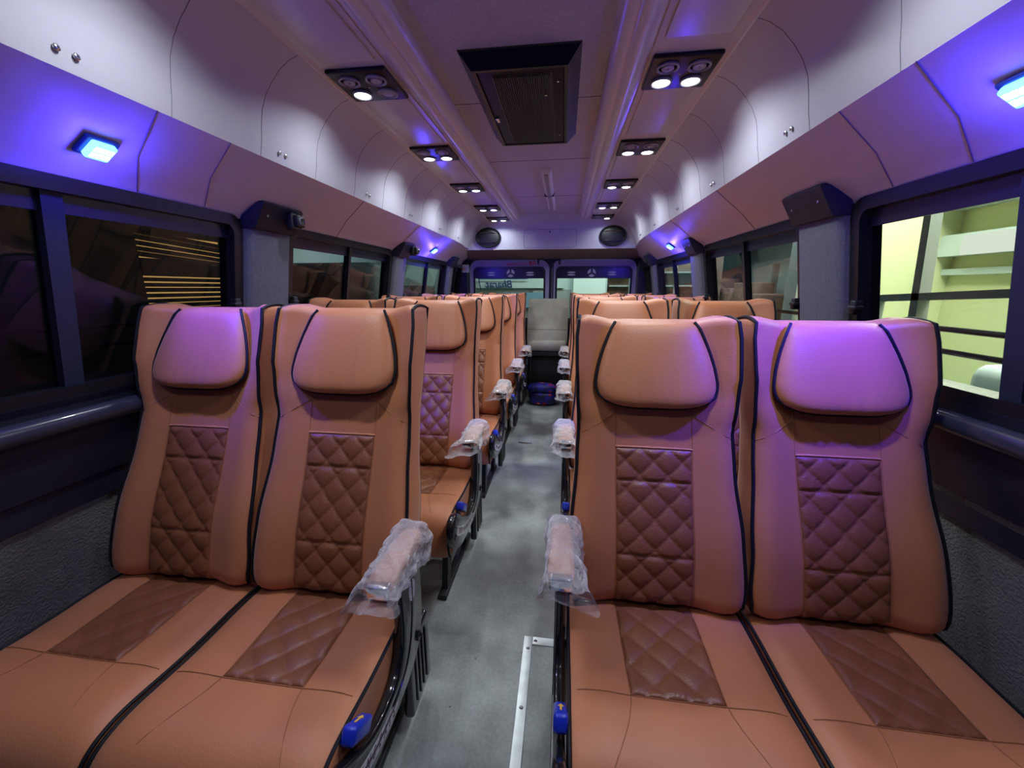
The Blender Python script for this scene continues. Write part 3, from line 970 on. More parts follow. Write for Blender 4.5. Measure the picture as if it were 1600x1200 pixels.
# cushion
CPROF = [(0.075,0.405),(0.03,0.417),(-0.05,0.421),(-0.12,0.420),(-0.20,0.421),(-0.27,0.427),(-0.32,0.430),(-0.36,0.425),(-0.390,0.411),(-0.412,0.388),(-0.425,0.355),(-0.430,0.315),(-0.424,0.280),(-0.410,0.262)]
def ztop(y):
    return sm([(-0.412,0.388),(-0.390,0.411),(-0.36,0.425),(-0.32,0.430),(-0.27,0.427),(-0.20,0.421),(-0.05,0.421),(0.03,0.417),(0.075,0.405)], y)
def dens(P, n=3):
    out = []
    for i in range(len(P)-1):
        p0 = P[max(i-1,0)]; p1 = P[i]; p2 = P[i+1]; p3 = P[min(i+2,len(P)-1)]
        for k in range(n):
            t = k/n
            out.append(tuple(0.5*((2*b) + (c-a)*t + (2*a-5*b+4*c-d)*t*t + (-a+3*b-3*c+d)*t**3) for a, b, c, d in zip(p0, p1, p2, p3)))
    out.append(P[-1]); return out
CP = dens(CPROF, 3)
def crown(x, W_=0.221):
    u = abs(x)/W_
    return 0.004*math.exp(-((u-0.7)/0.2)**2) - 0.010*clamp((u-0.86)/0.14)**2
def cush_pt(x, y, z, i, n):
    # normal direction along the profile approx: up on top, forward on the front
    t = clamp((i/(n-1)-0.55)/0.3)
    c = crown(x)
    return (x, y - c*t, z + c*(1-t))
def cushion_mb():
    n = len(CP); rings = []
    xs = [-0.221 + 0.442*i/26 for i in range(27)]
    for x in xs:
        ring = [cush_pt(x, y, z, i, n) for i, (y, z) in enumerate(CP)]
        ring += [(x, -0.30, 0.255), (x, -0.10, 0.262), (x, 0.06, 0.30), (x, 0.085, 0.36)]
        rings.append(ring)
    # softened sides
    def inset(r, dx, k):
        cy = -0.17; cz = 0.345
        return [(p[0]+dx, cy+(p[1]-cy)*k, cz+(p[2]-cz)*k) for p in r]
    rings = [inset(rings[0], -0.004, 0.97)] + rings + [inset(rings[-1], 0.004, 0.97)]
    return MB().loft(rings)
def cush_surf(x, y): return (x, y, ztop(y)+crown(x))
def quilt_cush_mb():
    m = MB(); nx, ny = 44, 60
    y0_, y1_ = -0.235, 0.03
    def P(i, j):
        y = y0_ + (y1_-y0_)*j/ny
        W_ = 0.094 + 0.004*(j/ny)
        x = -W_ + 2*W_*i/nx
        h = quilt_h(x, y, 0.043, 0.0065)
        e = min(abs(y-y0_), W_-abs(x)+.0005)
        h *= clamp(e/0.010)**0.6
        q = cush_surf(x, y)
        return (q[0], q[1], q[2]+0.0008+h)
    vs = [P(i, j) for j in range(ny+1) for i in range(nx+1)]
    n = nx+1
    fs = [(j*n+i, j*n+i+1, (j+1)*n+i+1, (j+1)*n+i) for j in range(ny) for i in range(nx)]
    bk = [(p[0], p[1], p[2]-0.010) for p in vs]; o = len(vs)
    fs += [(a+o, d+o, c+o, b+o) for a, b, c, d in fs[:]]
    edge = [i for i in range(n)] + [j*n+n-1 for j in range(1, ny+1)] + [ny*n+i for i in range(n-2, -1, -1)] + [j*n for j in range(ny-1, 0, -1)]
    for a, b in zip(edge, edge[1:]+edge[:1]): fs.append((b, a, a+o, b+o))
    return m.add(vs+bk, fs)
def shift(m, dx): return m.xform(lambda x, y, z: (x+dx, y, z))

ARM_Z = 0.685
def make_seat(aisle):            # aisle: -1 / +1 side that faces the aisle, 0 none
    r = empty('passenger_seat')
    b = build('backrest', backrest_mb(), 'tan', r, angle=0.9)
    build('quilted_panel', quilt_back_mb(), 'quilt', b, angle=1.2)
    for s in (-1, 1):
        pts = []
        for k in range(40):
            z = 0.432 + (1.178-0.432)*k/39
            p = face_pt(s*half_w(z), z); pts.append((p[0]+s*0.001, p[1]-0.001, p[2]+0.001))
        p = pts[-1]; yb = yback(1.178)+thick(1.178)
        for k in range(1, 7):
            t = k/6
            pts.append((p[0]-s*0.004*math.sin(PI*t), p[1]+(yb-p[1])*t, p[2]+0.010*math.sin(PI*t)))
        for k in range(1, 20):
            z = 1.178 - 0.70*k/19
            pts.append((s*(half_w(z)-0.006), yback(z)+thick(z)+0.001, topz(s*half_w(z), z)))
        build('piping', MB().tube(pts, 0.0046, 7), 'pipe', b)
    st = MB()
    for s in (-1, 1):
        st.tube([face_pt(s*0.1005, 0.435+0.535*k/30, 0.0004) for k in range(31)], 0.0011, 5)
        st.tube([face_pt(s*(0.103+(0.197-0.103)*k/6), 0.935-0.055*k/6, 0.0004) for k in range(7)], 0.0012, 5)
    build('stitching', st, 'stitch', b)
    build('bead', MB().tube([face_pt(-0.1+0.2*k/10, 0.8455, 0.001) for k in range(11)], 0.0028, 6), 'bead', b)
    h = build('headrest', headrest_mb(), 'tan', r, angle=1.2)
    build('piping', headpipe_mb(), 'pipe', h)
    c = build('cushion', cushion_mb(), 'tan', r, angle=0.9)
    build('quilted_panel', quilt_cush_mb(), 'quilt', c, angle=1.2)
    n = len(CP)
    for s in (-1, 1):
        pts = [cush_pt(s*0.221, y, z, i, n) for i, (y, z) in enumerate(CP)]
        pts = [(p[0]+s*0.002, p[1]-0.001*(i/n), p[2]+0.001) for i, p in enumerate(pts)]
        build('piping', MB().tube(pts, 0.0042, 7), 'pipe', c)
    st = MB()
    st.tube([(x, y_, z_+0.0006) for x, y_, z_ in [cush_surf(-0.207+0.414*k/20, -0.2375) for k in range(21)]], 0.0011, 5)
    for s in (-1, 1):
        st.tube([(x, y_, z_+0.0006) for x, y_, z_ in [cush_surf(s*(0.0955+0.004*k/10), -0.236+0.26*k/10) for k in range(11)]], 0.0011, 5)
        st.tube([(x, y_-0.0004, z_+0.0006) for x, y_, z_ in [cush_surf(s*(0.0955+0.05*(k/10)**1.5), -0.238-0.135*k/10) for k in range(11)]], 0.0011, 5)
    build('stitching', st, 'stitch', c)
    # pedestal under the cushion
    pd = MB()
    for x in (-0.16, 0.16):
        pd.rbox(x-0.018, -0.34, 0.0, x+0.018, 0.10, 0.022, 0.005)
        pd.prism([(-0.30,0.02),(-0.25,0.02),(-0.20,0.25),(-0.26,0.26)], x-0.012, x+0.012, 'x')
        pd.prism([(0.02,0.02),(0.075,0.02),(0.07,0.27),(0.01,0.27)], x-0.012, x+0.012, 'x')
    pd.box(-0.19, -0.28, 0.245, 0.19, 0.07, 0.266)
    pd.tube([(-0.16,-0.23,0.14),(0.16,-0.23,0.14)], 0.010, 8)
    build('seat_pedestal', pd, 'black', r)
    bs = MB(); bs.rbox(-0.20, 0.088, 0.30, 0.20, 0.125, 0.60, 0.012)
    build('back_shell', bs, 'black', r)
    if aisle:
        a = aisle
        x0, x1 = sorted((a*0.230, a*0.256))
        out = [(0.015,0.628),(-0.075,0.628),(-0.082,0.58),(-0.084,0.52),(-0.082,0.44),(-0.095,0.385),(-0.13,0.345),(-0.19,0.335),(-0.26,0.350),(-0.33,0.395),(-0.385,0.440),(-0.43,0.452),(-0.462,0.435),(-0.472,0.395),(-0.455,0.345),(-0.40,0.300),(-0.33,0.275),(-0.20,0.262),(-0.08,0.268),(0.0,0.300),(0.035,0.36),(0.045,0.44),(0.045,0.54),(0.035,0.62)]
        out = [p for p in dens(out + [out[0]], 2)][:-1]
        cy = sum(p[0] for p in out)/len(out); cz = sum(p[1] for p in out)/len(out)
        import mathutils
        nrm = []
        N = len(out)
        for i in range(N):
            t = Vector((out[(i+1) % N][0]-out[i-1][0], out[(i+1) % N][1]-out[i-1][1])); t.normalize()
            nrm.append((t.y, -t.x))
        area = sum(out[i][0]*out[(i+1) % N][1]-out[(i+1) % N][0]*out[i][1] for i in range(N))
        sg = 1 if area > 0 else -1
        def off(k, x): return [(x, p[0]-sg*q[0]*k, p[1]-sg*q[1]*k) for p, q in zip(out, nrm)]
        fm = MB().loft([off(0.007, x0), off(0.0015, x0+0.0025), off(0, x0+0.007), off(0, x1-0.007), off(0.0015, x1-0.0025), off(0.007, x1)])
        f = build('side_frame', fm, 'blackgloss', r, angle=0.9)
        # moulded outer ridge
        rd = MB().tube([(a*0.2555, y, z) for y, z in dens([(-0.02,0.60),(-0.025,0.45),(-0.06,0.35),(-0.14,0.305),(-0.28,0.315),(-0.38,0.375),(-0.43,0.41)], 4)], 0.0035, 6)
        build('ridge', rd, 'blackgloss', f)
        for (y, z) in ((-0.435,0.375),(0.005,0.33)):
            q = MB().lathe([(0.0001,0.0),(0.012,0.0),(0.013,0.004),(0.009,0.005),(0.008,0.002),(0.0001,0.002)], 0, 0, 0, 14, 'x')
            q.xform(lambda xx, yy, zz: (a*(0.2535+xx), y+yy, z+zz)); build('bolt', q, 'black', f)
        lv = MB().rbox(-0.015, -0.040, -0.014, 0.015, 0.040, 0.020, 0.008)
        ang = math.radians(-38)
        lx = a*0.240
        def LT(xx, yy, zz): 
            return (lx+xx, -0.285 + yy*math.cos(ang)-zz*math.sin(ang), 0.400 + yy*math.sin(ang)+zz*math.cos(ang))
        lv.xform(LT)
        lever = build('recline_lever', lv, 'bluelever', r)
        ar = MB()
        ar.prism([(-0.0022,-0.018),(0.0022,-0.018),(0.0022,0.006),(0.0065,0.005),(0.0,0.020),(-0.0065,0.005),(-0.0022,0.006)], 0.0195, 0.0207, 'z')
        ar.xform(LT); build('arrow_print', ar, 'yellow', lever, smooth=False)
        # armrest
        am = MB()
        ax = a*0.247
        rings = []
        for (y, hw, zt, zb) in ((0.035,0.020,0.652,0.620),(0.025,0.027,0.664,0.610),(0.0,0.029,0.668,0.608),(-0.06,0.031,0.668,0.620),(-0.11,0.031,0.666,0.626),(-0.145,0.031,0.662,0.628),(-0.163,0.028,0.654,0.630),(-0.172,0.020,0.644,0.632)):
            rg = []
            for k in range(16):
                t = 2*PI*k/16
                cxx = abs(math.cos(t))**0.6*(1 if math.cos(t) > 0 else -1)*hw
                czz = (zt+zb)/2 + abs(math.sin(t))**0.6*(1 if math.sin(t) > 0 else -1)*(zt-zb)/2
                rg.append((ax+cxx, y, czz-0.018))
            rings.append(rg)
        am.loft(rings)
        arm = build('armrest', am, 'armpad', r)
        cb = MB().rbox(ax-0.026, -0.176, 0.606, ax+0.026, -0.152, 0.640, 0.006); build('chrome_tip', cb, 'chrome', arm)
        # stickers
        sk = MB()
        strip = dens([(-0.14,0.292),(-0.20,0.296),(-0.28,0.315),(-0.36,0.350),(-0.41,0.382)], 6)
        up_, dn_ = [], []
        for i, (y, z) in enumerate(strip):
            j = min(i+1, len(strip)-1); k = max(i-1, 0)
            t = Vector((strip[j][0]-strip[k][0], strip[j][1]-strip[k][1])).normalized()
            wdt = 0.017*min(1, i/4)
            dn_.append((y - t.y*-1*-wdt*0, z)); 
            up_.append((y + t.y*wdt, z - t.x*wdt))
            dn_[-1] = (y - t.y*wdt, z + t.x*wdt)
        for i in range(len(strip)-1):
            q = [up_[i], up_[i+1], dn_[i+1], dn_[i]]
            sk.loft([[(a*0.2562, y, z) for y, z in q], [(a*0.2570, y, z) for y, z in q]])
        sticker = build('sticker', sk, 'stickerw', f, smooth=False)
        word = 'INDIANSEATS'
        tm = MB()
        for ci, ch in enumerate(word):
            g = text_mb(ch, 0.034, 0.0004, bold=0.0006, shear=0.25)
            # arc-length position from the lower front end for left seats
            fpos = 0.06 + 0.84*(ci+0.5)/len(word)
            idx = (1-fpos)*(len(strip)-1) if a > 0 else fpos*(len(strip)-1)*0.98+0.3
            i0 = int(clamp(idx, 0, len(strip)-2)); tt = idx - i0
            py = strip[i0][0]*(1-tt)+strip[i0+1][0]*tt; pz = strip[i0][1]*(1-tt)+strip[i0+1][1]*tt
            tv = Vector((strip[i0+1][0]-strip[i0][0], strip[i0+1][1]-strip[i0][1])).normalized()
            if a > 0: tv = -tv
            # seen from +x for a>0 (y grows to the right), from -x for a<0
            if a > 0:
                ux = Vector((tv.x*-1, tv.y*-1)) if tv.x < 0 and False else Vector((-tv.x, -tv.y)) if tv.x < 0 else Vector((tv.x, tv.y))
                # text runs towards +y on the +x face
                idx2 = (1-fpos)*(len(strip)-1)
                ux = Vector((abs(tv.x), tv.y if tv.x > 0 else -tv.y))
                uy = Vector((-ux.y, ux.x))
            else:
                ux = Vector((-abs(tv.x), tv.y if tv.x < 0 else -tv.y))
                uy = Vector((ux.y, -ux.x))
            tm_loc = [(a*(0.2572+z), py + x*0.62*ux.x + y*ux.y*0 + y*uy.x, pz + x*0.62*ux.y + y*uy.y) for x, y, z in g.v]
            tm.add(tm_loc, g.f)
        build('printed_text', tm, 'maroon', f, smooth=False)
        bd = MB().lathe([(0.0001,0.0),(0.020,0.0),(0.020,0.001),(0.0001,0.001)], 0, 0, 0, 28, 'x')
        bd.xform(lambda xx, yy, zz: (a*(0.2560+xx), -0.020+yy, 0.500+zz*1.45))
        build('round_badge', bd, 'stickerw', f, smooth=False)
        bp = MB()
        for rr in (0.0165, 0.011):
            bp.tube([(a*0.2572, -0.020+rr*math.cos(2*PI*k/28), 0.500+1.45*rr*math.sin(2*PI*k/28)) for k in range(28)], 0.0005, 4, closed=True)
        for k in range(6):
            t = 2*PI*k/6
            bp.tube([(a*0.2572, -0.020+0.003*math.cos(t), 0.5+0.004*math.sin(t)), (a*0.2572, -0.020+0.007*math.cos(t+.5), 0.5+0.010*math.sin(t+.5))], 0.0007, 4)
        build('printed_mark', bp, 'navyprint', f)
        # ribbed recliner cover at the rear foot
        rc = MB().rbox(min(a*0.205,a*0.235), -0.02, 0.06, max(a*0.205,a*0.235), 0.13, 0.30, 0.010)
        for k in range(4):
            rc.rbox(min(a*0.233,a*0.240), 0.01+0.026*k, 0.09, max(a*0.233,a*0.240), 0.02+0.026*k, 0.27, 0.003)
        build('recliner_cover', rc, 'blackgloss', r)
    return r

def make_wrap(seed, a, stretch=0.0, tailx=0.0):
    # clear plastic bag pulled over an armrest; local frame of the seat
    rnd = random.Random(seed)
    r_ = MB()
    ax = a*0.247
    stations = [(0.050,0.030,0.662,0.575),(0.036,0.043,0.682,0.565),(0.01,0.046,0.684,0.565),(-0.02,0.045,0.682,0.585),(-0.05,0.043,0.680,0.598),(-0.08,0.042,0.678,0.604),(-0.11,0.042,0.677,0.608),
                (-0.135,0.043,0.674,0.612),(-0.158,0.045,0.668,0.614),(-0.178,0.049,0.662,0.614),(-0.192-stretch,0.055,0.655,0.612)]
    stations = dens(stations, 3)
    rings = []
    n = 64
    for si, (y, hw, zt, zb) in enumerate(stations):
        rg = []
        for k in range(n):
            t = 2*PI*k/n
            c, s_ = math.cos(t), math.sin(t)
            px = ax + abs(c)**0.5*(1 if c > 0 else -1)*hw
            pz = (zt+zb)/2 + abs(s_)**0.5*(1 if s_ > 0 else -1)*(zt-zb)/2
            nz_ = noise.noise(Vector((px*24+seed*3.1, y*16, pz*24)))
            nz2 = abs(noise.noise(Vector((px*38+seed, y*26+px*20, pz*38)))) - 0.15
            k2 = 1 if s_ < 0.2 else 0.25
            amp = 0.0045*k2 + 0.005*clamp((-0.13-y)/0.06)
            px += c*(nz_*amp*2 + nz2*0.016)
            pz += s_*(nz_*amp*1.2 + nz2*0.010*(k2+0.35))
            yy = y + (0.012*math.sin(3*t+seed) + 0.014*nz_)*clamp((-0.15-y)/0.05)
            # a loose tail hanging from the opening
            tl = clamp((-0.16-y)/0.04)*clamp(math.cos(t-(-0.6 if a < 0 else PI+0.6)))**3
            px += -a*0.028*tl*(1+tailx)
            pz -= 0.020*tl
            yy -= 0.012*tl
            rg.append((px, yy, pz-0.018))
        rings.append(rg)
    N = len(rings)
    inner = []
    for rg, (y, hw, zt, zb) in zip(rings, stations):
        cz = (zt+zb)/2
        inner.append([(ax+(p[0]-ax)*0.985, p[1], cz+(p[2]-cz)*0.985) for p in rg])
    # single sheet with closed rear end
    back = [(ax+(p[0]-ax)*0.05, p[1]+0.008, 0.63+(p[2]-0.63)*0.05) for p in rings[0]]
    r_.loft([back] + rings, caps=False)
    return r_

seatL = make_seat(+1); seatR = make_seat(-1); seatN = make_seat(0)
SL = 0.228/0.755          # the two nearest right seats sit a little more upright
seatR1 = make_seat(-1); seatN1 = make_seat(0)
SL = 0.285/0.755
def skew(root, k):        # their backs lean slightly towards the aisle
    for ch in root.children_recursive:
        q = ch
        while q.parent is not root: q = q.parent
        if q.name.split('.')[0] in ('backrest', 'headrest'):
            for v in ch.data.vertices:
                t = (v.co.z-BZ)/0.755
                v.co.x += k*t; v.co.z -= 0.026*t
skew(seatR1, -0.014); skew(seatN1, -0.030)
ROWL = [0.825, 1.640, 2.450, 3.255, 4.045]
ROWR = [0.900, 1.690, 2.475, 3.265, 4.045]
rown = ['front row', 'second row', 'third row', 'fourth row', 'back row']
used = set()
def put(proto, key, x, y, z, label, group):
    o = proto if key not in used else dup(proto)
    used.add(key)
    o.location = (x, y, z)
    return tag(o, label, 'seat', group)
wrapL = None
NF_ = {}
for k in range(5):
    put(seatN, 'N', -0.910, ROWL[k], 0.0, 'tan quilted leather seat by the left window, %s' % rown[k], 'tan leather minibus seats')
    put(seatL, 'L', -0.450, ROWL[k], 0.0, 'tan quilted leather seat left of the aisle, beside it, %s' % rown[k], 'tan leather minibus seats')
    put(seatR1 if k == 0 else seatR, 'R1' if k == 0 else 'R', 0.441 if k else 0.429, ROWR[k], 0.0, 'tan quilted leather seat right of the aisle, beside it, %s' % rown[k], 'tan leather minibus seats')
    put(seatN1 if k == 0 else seatN, 'N1' if k == 0 else 'N', 0.900 if k else 0.891, ROWR[k], 0.0, 'tan quilted leather seat by the right window, %s' % rown[k], 'tan leather minibus seats')
    for (a, x, rows) in ((1, -0.450, ROWL), (-1, 0.434, ROWR)):
        wr = build('plastic_wrap', make_wrap(k*2+(a > 0)+1, a, stretch=0.012*(k % 2), tailx=(0.6 if k in (1, 2) else 0.0)), 'wrap', angle=0.42, smooth=True)
        wr.location = (x, rows[k], 0.0)
        tag(wr, 'crumpled clear plastic bag over the armrest %s of the aisle, %s' % ('left' if a > 0 else 'right', rown[k]), 'plastic bag', 'clear plastic bags on the armrests')

# fold-down middle seat at the back
r = empty('folding_seat', (-0.01, 4.40, 0.0))
rings = []
for z, hw, d, t in ((0.60,0.215,0.0,0.05),(0.61,0.225,-.006,0.07),(0.75,0.228,-.008,0.075),(0.95,0.228,-.006,0.075),(1.10,0.226,-.004,0.07),(1.125,0.222,0.0,0.06),(1.133,0.212,0.010,0.04)):
    y = SL*(z-0.6)
    rg = [(-hw+2*hw*i/12, y+d-0.004*math.sin(PI*i/12), z) for i in range(13)] + [(hw-2*hw*i/12, y+t, z) for i in range(13)]
    rings.append(rg)
build('backrest', MB().loft(rings), 'khaki', r, angle=0.8)
rings = []
for z, hw, d, t in ((0.555,0.19,0.02,0.05),(0.565,0.205,-0.03,0.06),(0.60,0.212,-0.05,0.06),(0.655,0.215,-0.052,0.04),(0.675,0.212,-0.035,0.02),(0.68,0.20,-.02,0.01)):
    rg = [(-hw+2*hw*i/12, d-0.006*math.sin(PI*i/12), z) for i in range(13)] + [(hw-2*hw*i/12, t, z) for i in range(13)]
    rings.append(rg)
build('folded_cushion', MB().loft(rings), 'khaki', r, angle=0.8)
m = MB().rbox(-0.21, -0.02, 0.50, 0.21, 0.07, 0.56, 0.01)
m.rbox(-0.21, 0.05, 0.02, 0.21, 0.075, 0.52, 0.006); m.rbox(-0.20, 0.02, 0.0, -0.17, 0.06, 0.55, 0.006); m.rbox(0.17, 0.02, 0.0, 0.20, 0.06, 0.55, 0.006)  # legs, plus a wide black panel added to darken the space below
build('support_frame', m, 'black', r)
build('seam', MB().tube([(-0.222+0.444*i/10, SL*0.195-0.0125, 0.795) for i in range(11)], 0.0025, 5), 'seam', r)
tag(r, 'plain khaki folding seat at the end of the aisle, no headrest', 'seat')

# floral bag
r = empty('floral_bag', (-0.03, 4.17, 0.0))
def blob(hx, hy, z0, z1, pw=0.6, n=28, lv=9):
    rings = []
    for j in range(lv+1):
        t = j/lv; ph = -PI/2 + PI*t
        cc = max(math.cos(ph), 0.02)**0.45; z = z0 + (z1-z0)*(0.5+0.5*abs(math.sin(ph))**0.8*(1 if ph > 0 else -1))
        rings.append([(hx*cc*abs(math.cos(a))**pw*(1 if math.cos(a) > 0 else -1)*(1+0.03*math.sin(5*a+3*t)), hy*cc*abs(math.sin(a))**pw*(1 if math.sin(a) > 0 else -1), z) for a in [2*PI*k/n for k in range(n)]])
    return MB().loft(rings)
build('bag_body', blob(0.150, 0.095, 0.0, 0.150), 'floral', r)
build('bag_top', blob(0.165, 0.085, 0.138, 0.235).xform(lambda x, y, z: (x-0.01, y, z - 0.35*abs(x)*abs(x))), 'floral', r)
build('zip', MB().tube([(0.150*math.cos(t)*0.98, -0.094*abs(math.sin(t))**0.6, 0.118) for t in [PI*0.05+PI*0.9*k/16 for k in range(17)]], 0.003, 5), 'pipe', r)
tag(r, 'blue bag with red and white flowers on the floor at the end of the aisle', 'bag')

# aluminium L strip on the floor
m = MB()
m.rbox(0.062, 0.10, 0.0, 0.094, 1.175, 0.004, 0.0015)
m.rbox(0.094, 1.143, 0.0, 0.24, 1.175, 0.004, 0.0015)
r = build('floor_edge_strip', m, 'alu', angle=0.5)
for (x, y) in [(0.078, 0.55), (0.078, 0.72), (0.078, 0.92), (0.080, 1.125), (0.105, 1.158), (0.19, 1.158)]:
    q = MB().lathe([(0.0001,0.0065),(0.004,0.0062),(0.0065,0.0042),(0.0065,0.0035),(0.0001,0.0035)], x, y, 0, 12); build('screw', q, 'chrome', r)
tag(r, 'L-shaped aluminium edging strip with screws on the floor by the right seats', 'edging strip')
m = MB().tube([(-0.17, 3.02, 0.004), (-0.10, 3.01, 0.004), (-0.06, 3.015, 0.004)], 0.004, 6)
tag(build('metal_rod', m, 'chrome'), 'thin metal rod lying on the aisle floor by the left seats', 'rod')

# ------------------------------------------------------------------ outside
gm = mat('yard_ground', (0.05, 0.05, 0.055), 0.8, vary=(1, 0.3))
g = MB().box(-9, -6, -0.75, 12, 14, -0.70)
struct(build('trim_%d' % ti, g, gm, smooth=False), 'dark yard ground outside'); ti += 1
wallg = mat('pale_green_wall', (0.62, 0.66, 0.38), 0.8)
wallw = mat('pale_grey_wall', (0.50, 0.60, 0.58), 0.8)
frame = mat('grey_window_bar', (0.30, 0.32, 0.30), 0.5)
brown = mat('brown_cartons', (0.16, 0.10, 0.07), 0.8, vary=(8, 0.3))
darkb = mat('dark_building', (0.02, 0.02, 0.024), 0.8)
# office seen through the nearest right window
r = empty('lit_office', (3.6, 4.0, -0.7))
o = Vector(r.location)
def O(m): return m.xform(lambda x, y, z: (x-o.x, y-o.y, z-o.z))
build('room_wall', O(MB().box(5.4, 1.6, -0.7, 5.5, 6.4, 4.2).box(3.6, 6.3, -0.7, 5.4, 6.4, 4.2).box(3.6, 1.6, -0.7, 5.4, 1.7, 4.2)), wallg, r, smooth=False)
build('room_floor', O(MB().box(3.6, 1.6, -0.7, 5.4, 6.4, -0.6)), wallw, r, smooth=False)
build('room_ceiling', O(MB().box(3.6, 1.6, 3.4, 5.4, 6.4, 3.5)), wallw, r, smooth=False)
build('soffit', O(MB().box(5.0, 1.7, 2.25, 5.4, 6.3, 2.45).box(5.2, 1.7, 1.66, 5.4, 6.3, 1.93).box(5.3, 1.7, 1.42, 5.4, 6.3, 1.50)), wallw, r, smooth=False)
build('light_box', O(MB().rbox(5.15, 4.9, 1.66, 5.22, 5.95, 1.90, 0.02)), 'roomlight', r)
build('cable', O(MB().tube([(5.36, 4.6+0.25*k, 1.78-0.06*math.sin(k*0.8)) for k in range(9)], 0.02, 6)), frame, r)
wf = MB()
wf.prism([(4.20,0.60),(4.29,0.60),(4.46,2.40),(4.385,2.40)], 3.5, 3.6, 'x'); wf.prism([(2.2,1.245),(2.2,1.31),(6.3,1.10),(6.3,1.03)], 3.5, 3.6, 'x'); wf.prism([(4.10,-0.7),(4.29,-0.7),(4.29,0.62),(4.20,0.62)], 3.5, 3.6, 'x')
wf.box(3.5, 2.2, 3.5, 3.6, 6.6, 3.6); wf.box(3.5, 4.78, 0.0, 3.6, 4.86, 1.13); wf.box(3.5, 6.3, -0.7, 3.6, 6.6, 3.6); wf.box(3.5, 1.6, -0.7, 3.6, 1.75, 3.6)
build('window_bar', O(wf), frame, r, smooth=False)
build('padded_sofa', O(MB().rbox(4.1, 2.7, 0.1, 4.7, 4.3, 0.55, 0.12).rbox(4.5, 2.7, 0.4, 4.8, 4.3, 0.85, 0.12)), wallw, r)
tag(r, 'brightly lit pale green office behind window bars, outside the nearest right window', 'building')
l = add_light('office_light', 'AREA', (4.4, 4.2, 3.3), 330, (0.98, 1.0, 0.84), shape='RECTANGLE', size=1.4, size_y=4.0)
# pale shed seen through second right window
r = empty('pale_shed', (4.6, 9.0, -0.7)); o = Vector(r.location)
build('shed_wall', O(MB().box(4.2, 7.2, -0.7, 4.4, 13, 3.0)), wallw, r, smooth=False)
build('sloping_roof', O(MB().prism([(3.6,2.0),(3.6,2.12),(5.4,2.9),(5.4,2.75)], 6.6, 12.5)), wallw, r, smooth=False)
build('door_frame', O(MB().box(4.1, 8.3, -0.7, 4.2, 8.36, 1.7).box(4.1, 9.6, -0.7, 4.2, 9.68, 1.7)), frame, r, smooth=False)
tag(r, 'pale grey shed with a sloping roof outside the second right window', 'building')
for k, (y, h_) in enumerate(((7.6, 1.15), (8.2, 1.35), (8.9, 1.25), (9.7, 1.45))):
    b = build('carton', MB().rbox(-0.25, -0.25, 0, 0.25, 0.28, h_+0.7, 0.02), brown); b.location = (3.75, y, -0.7)
    tag(b, 'brown carton stack in the yard outside the right windows', 'box', 'brown carton stacks in the yard')
# showroom wall behind the rear doors
r = empty('showroom_wall', (0.0, 8.6, -0.7)); o = Vector(r.location)
build('wall_panel', O(MB().box(-4, 8.6, -0.7, 1.05, 8.8, 3.6)), wallw, r, smooth=False)
build('white_panel', O(MB().box(0.35, 8.45, -0.7, 1.0, 8.6, 3.6)), mat('white_green_panel', (0.70, 0.82, 0.76), 0.7), r, smooth=False)
build('fascia', O(MB().box(-2.0, 8.5, 1.25, 0.15, 8.6, 1.45)), wallw, r, smooth=False)
build('dark_recess', O(MB().box(-0.5, 8.55, -0.7, 0.3, 8.61, 1.22)), frame, r, smooth=False)
t = text_mb('Bharat', 0.215, 0.004, shear=0.2, bold=0.004)
t.xform(lambda x, y, z: (-x-1.20, 8.44-z, y+1.325)); build('mirrored_lettering', O(t), 'navyprint', r, smooth=False)
build('bracket_mark', O(MB().box(-1.66, 8.44, 1.430, -0.60, 8.45, 1.445).prism([(-1.66,1.445),(-1.635,1.445),(-1.60,1.22),(-1.62,1.22)], 8.44, 8.45)), 'navyprint', r, smooth=False)
build('blue_poster', O(MB().box(-1.10, 8.42, 0.85, -0.10, 8.44, 1.16)), mat('blue_poster', (0.16, 0.30, 0.42), 0.6), r, smooth=False)
tag(r, 'pale green showroom wall with mirrored blue lettering seen through the rear door glass', 'building')
r = empty('brown_racking', (2.1, 8.7, -0.7)); o = Vector(r.location)
build('back_panel', O(MB().box(1.05, 8.9, -0.7, 3.4, 9.0, 3.2)), brown, r, smooth=False)
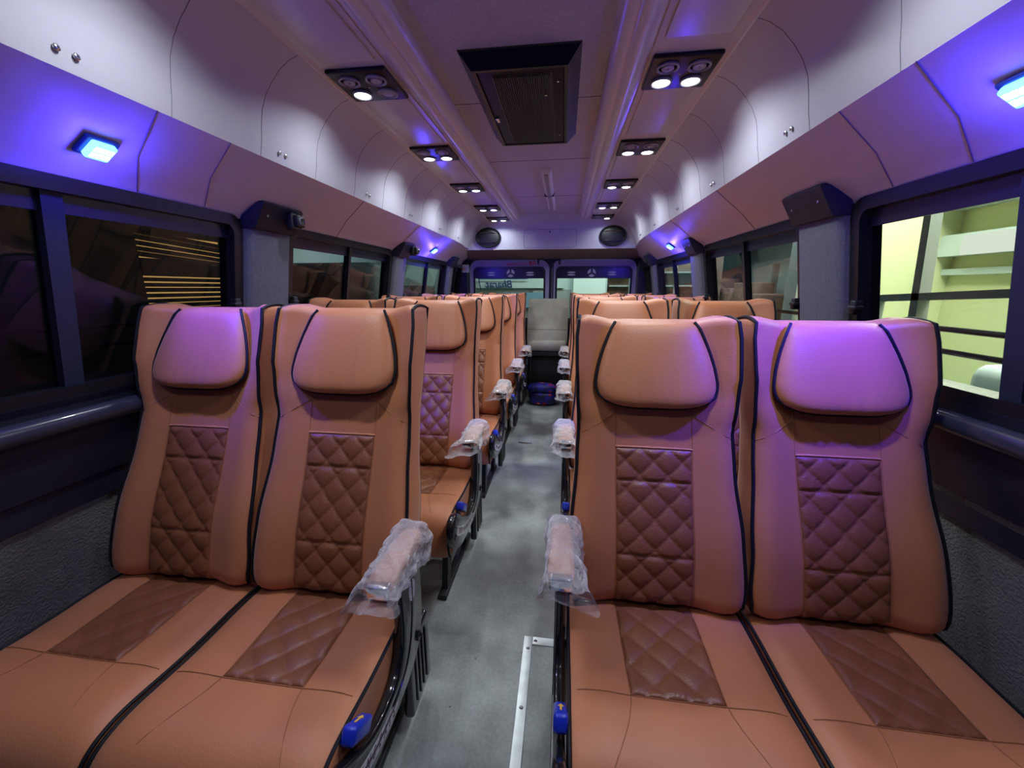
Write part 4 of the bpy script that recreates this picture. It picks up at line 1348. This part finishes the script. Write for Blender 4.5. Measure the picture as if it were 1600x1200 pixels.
rk = MB()
for x in (1.5, 1.95, 2.4): rk.box(x, 8.62, -0.7, x+0.03, 8.68, 3.0)
build('rack_post', O(rk), wallw, r, smooth=False)
rk = MB()
for z in (1.0, 1.28, 1.55): rk.box(1.1, 8.66, z, 3.2, 8.88, z+0.03)
build('rack_shelf', O(rk), frame, r, smooth=False)
tag(r, 'brown loaded racking seen through the right rear door glass', 'rack')
r = build('yard_wall', MB().box(-6.2, 6.5, -0.7, -6.0, 14, 3.2), wallw, smooth=False)
tag(r, 'pale lit yard wall beyond the rear left windows', 'wall')
# dark building with lit louvres on the left
r = empty('louvred_building', (-4.6, 4.2, -0.7)); o = Vector(r.location)
build('building_wall', O(MB().box(-4.9, 1.5, -0.7, -4.8, 4.2, 3.4).box(-4.9, 5.45, -0.7, -4.8, 6.2, 3.4).box(-4.9, 4.2, 1.90, -4.8, 5.45, 3.4).box(-4.9, 4.2, -0.7, -4.8, 5.45, 1.00)), darkb, r, smooth=False)
build('lit_interior', O(MB().box(-5.0, 4.15, 0.95, -4.95, 5.5, 1.95)), 'warmglow', r, smooth=False)
lv = MB()
for k in range(14):
    z = 1.01 + 0.064*k
    tilt = 0.0 if k < 8 else 0.035
    if k in (7, 8): continue
    w_ = 0.047 if k % 3 else 0.053
    lv.prism([(4.2, z+tilt), (5.45, z-tilt), (5.45, z-tilt+w_), (4.2, z+tilt+w_)], -4.86, -4.80, 'x')
lv.box(-4.88, 4.2, 1.44, -4.79, 5.45, 1.60)
build('louvre_slats', O(lv), darkb, r, smooth=False)
tag(r, 'dark building with warm light through its louvres outside the nearest left window', 'building')
r = empty('parked_van', (-3.6, 7.5, -0.7))
build('van_body', MB().rbox(-0.9, -1.6, 0.35, 0.9, 2.6, 2.35, 0.25), mat('grey_van_paint', (0.18, 0.24, 0.24), 0.4), r)
build('van_window', MB().rbox(0.89, -1.2, 1.45, 0.92, 2.2, 2.0, 0.01), 'blackgloss', r)
tag(r, 'dim grey van parked beyond the left windows', 'van')
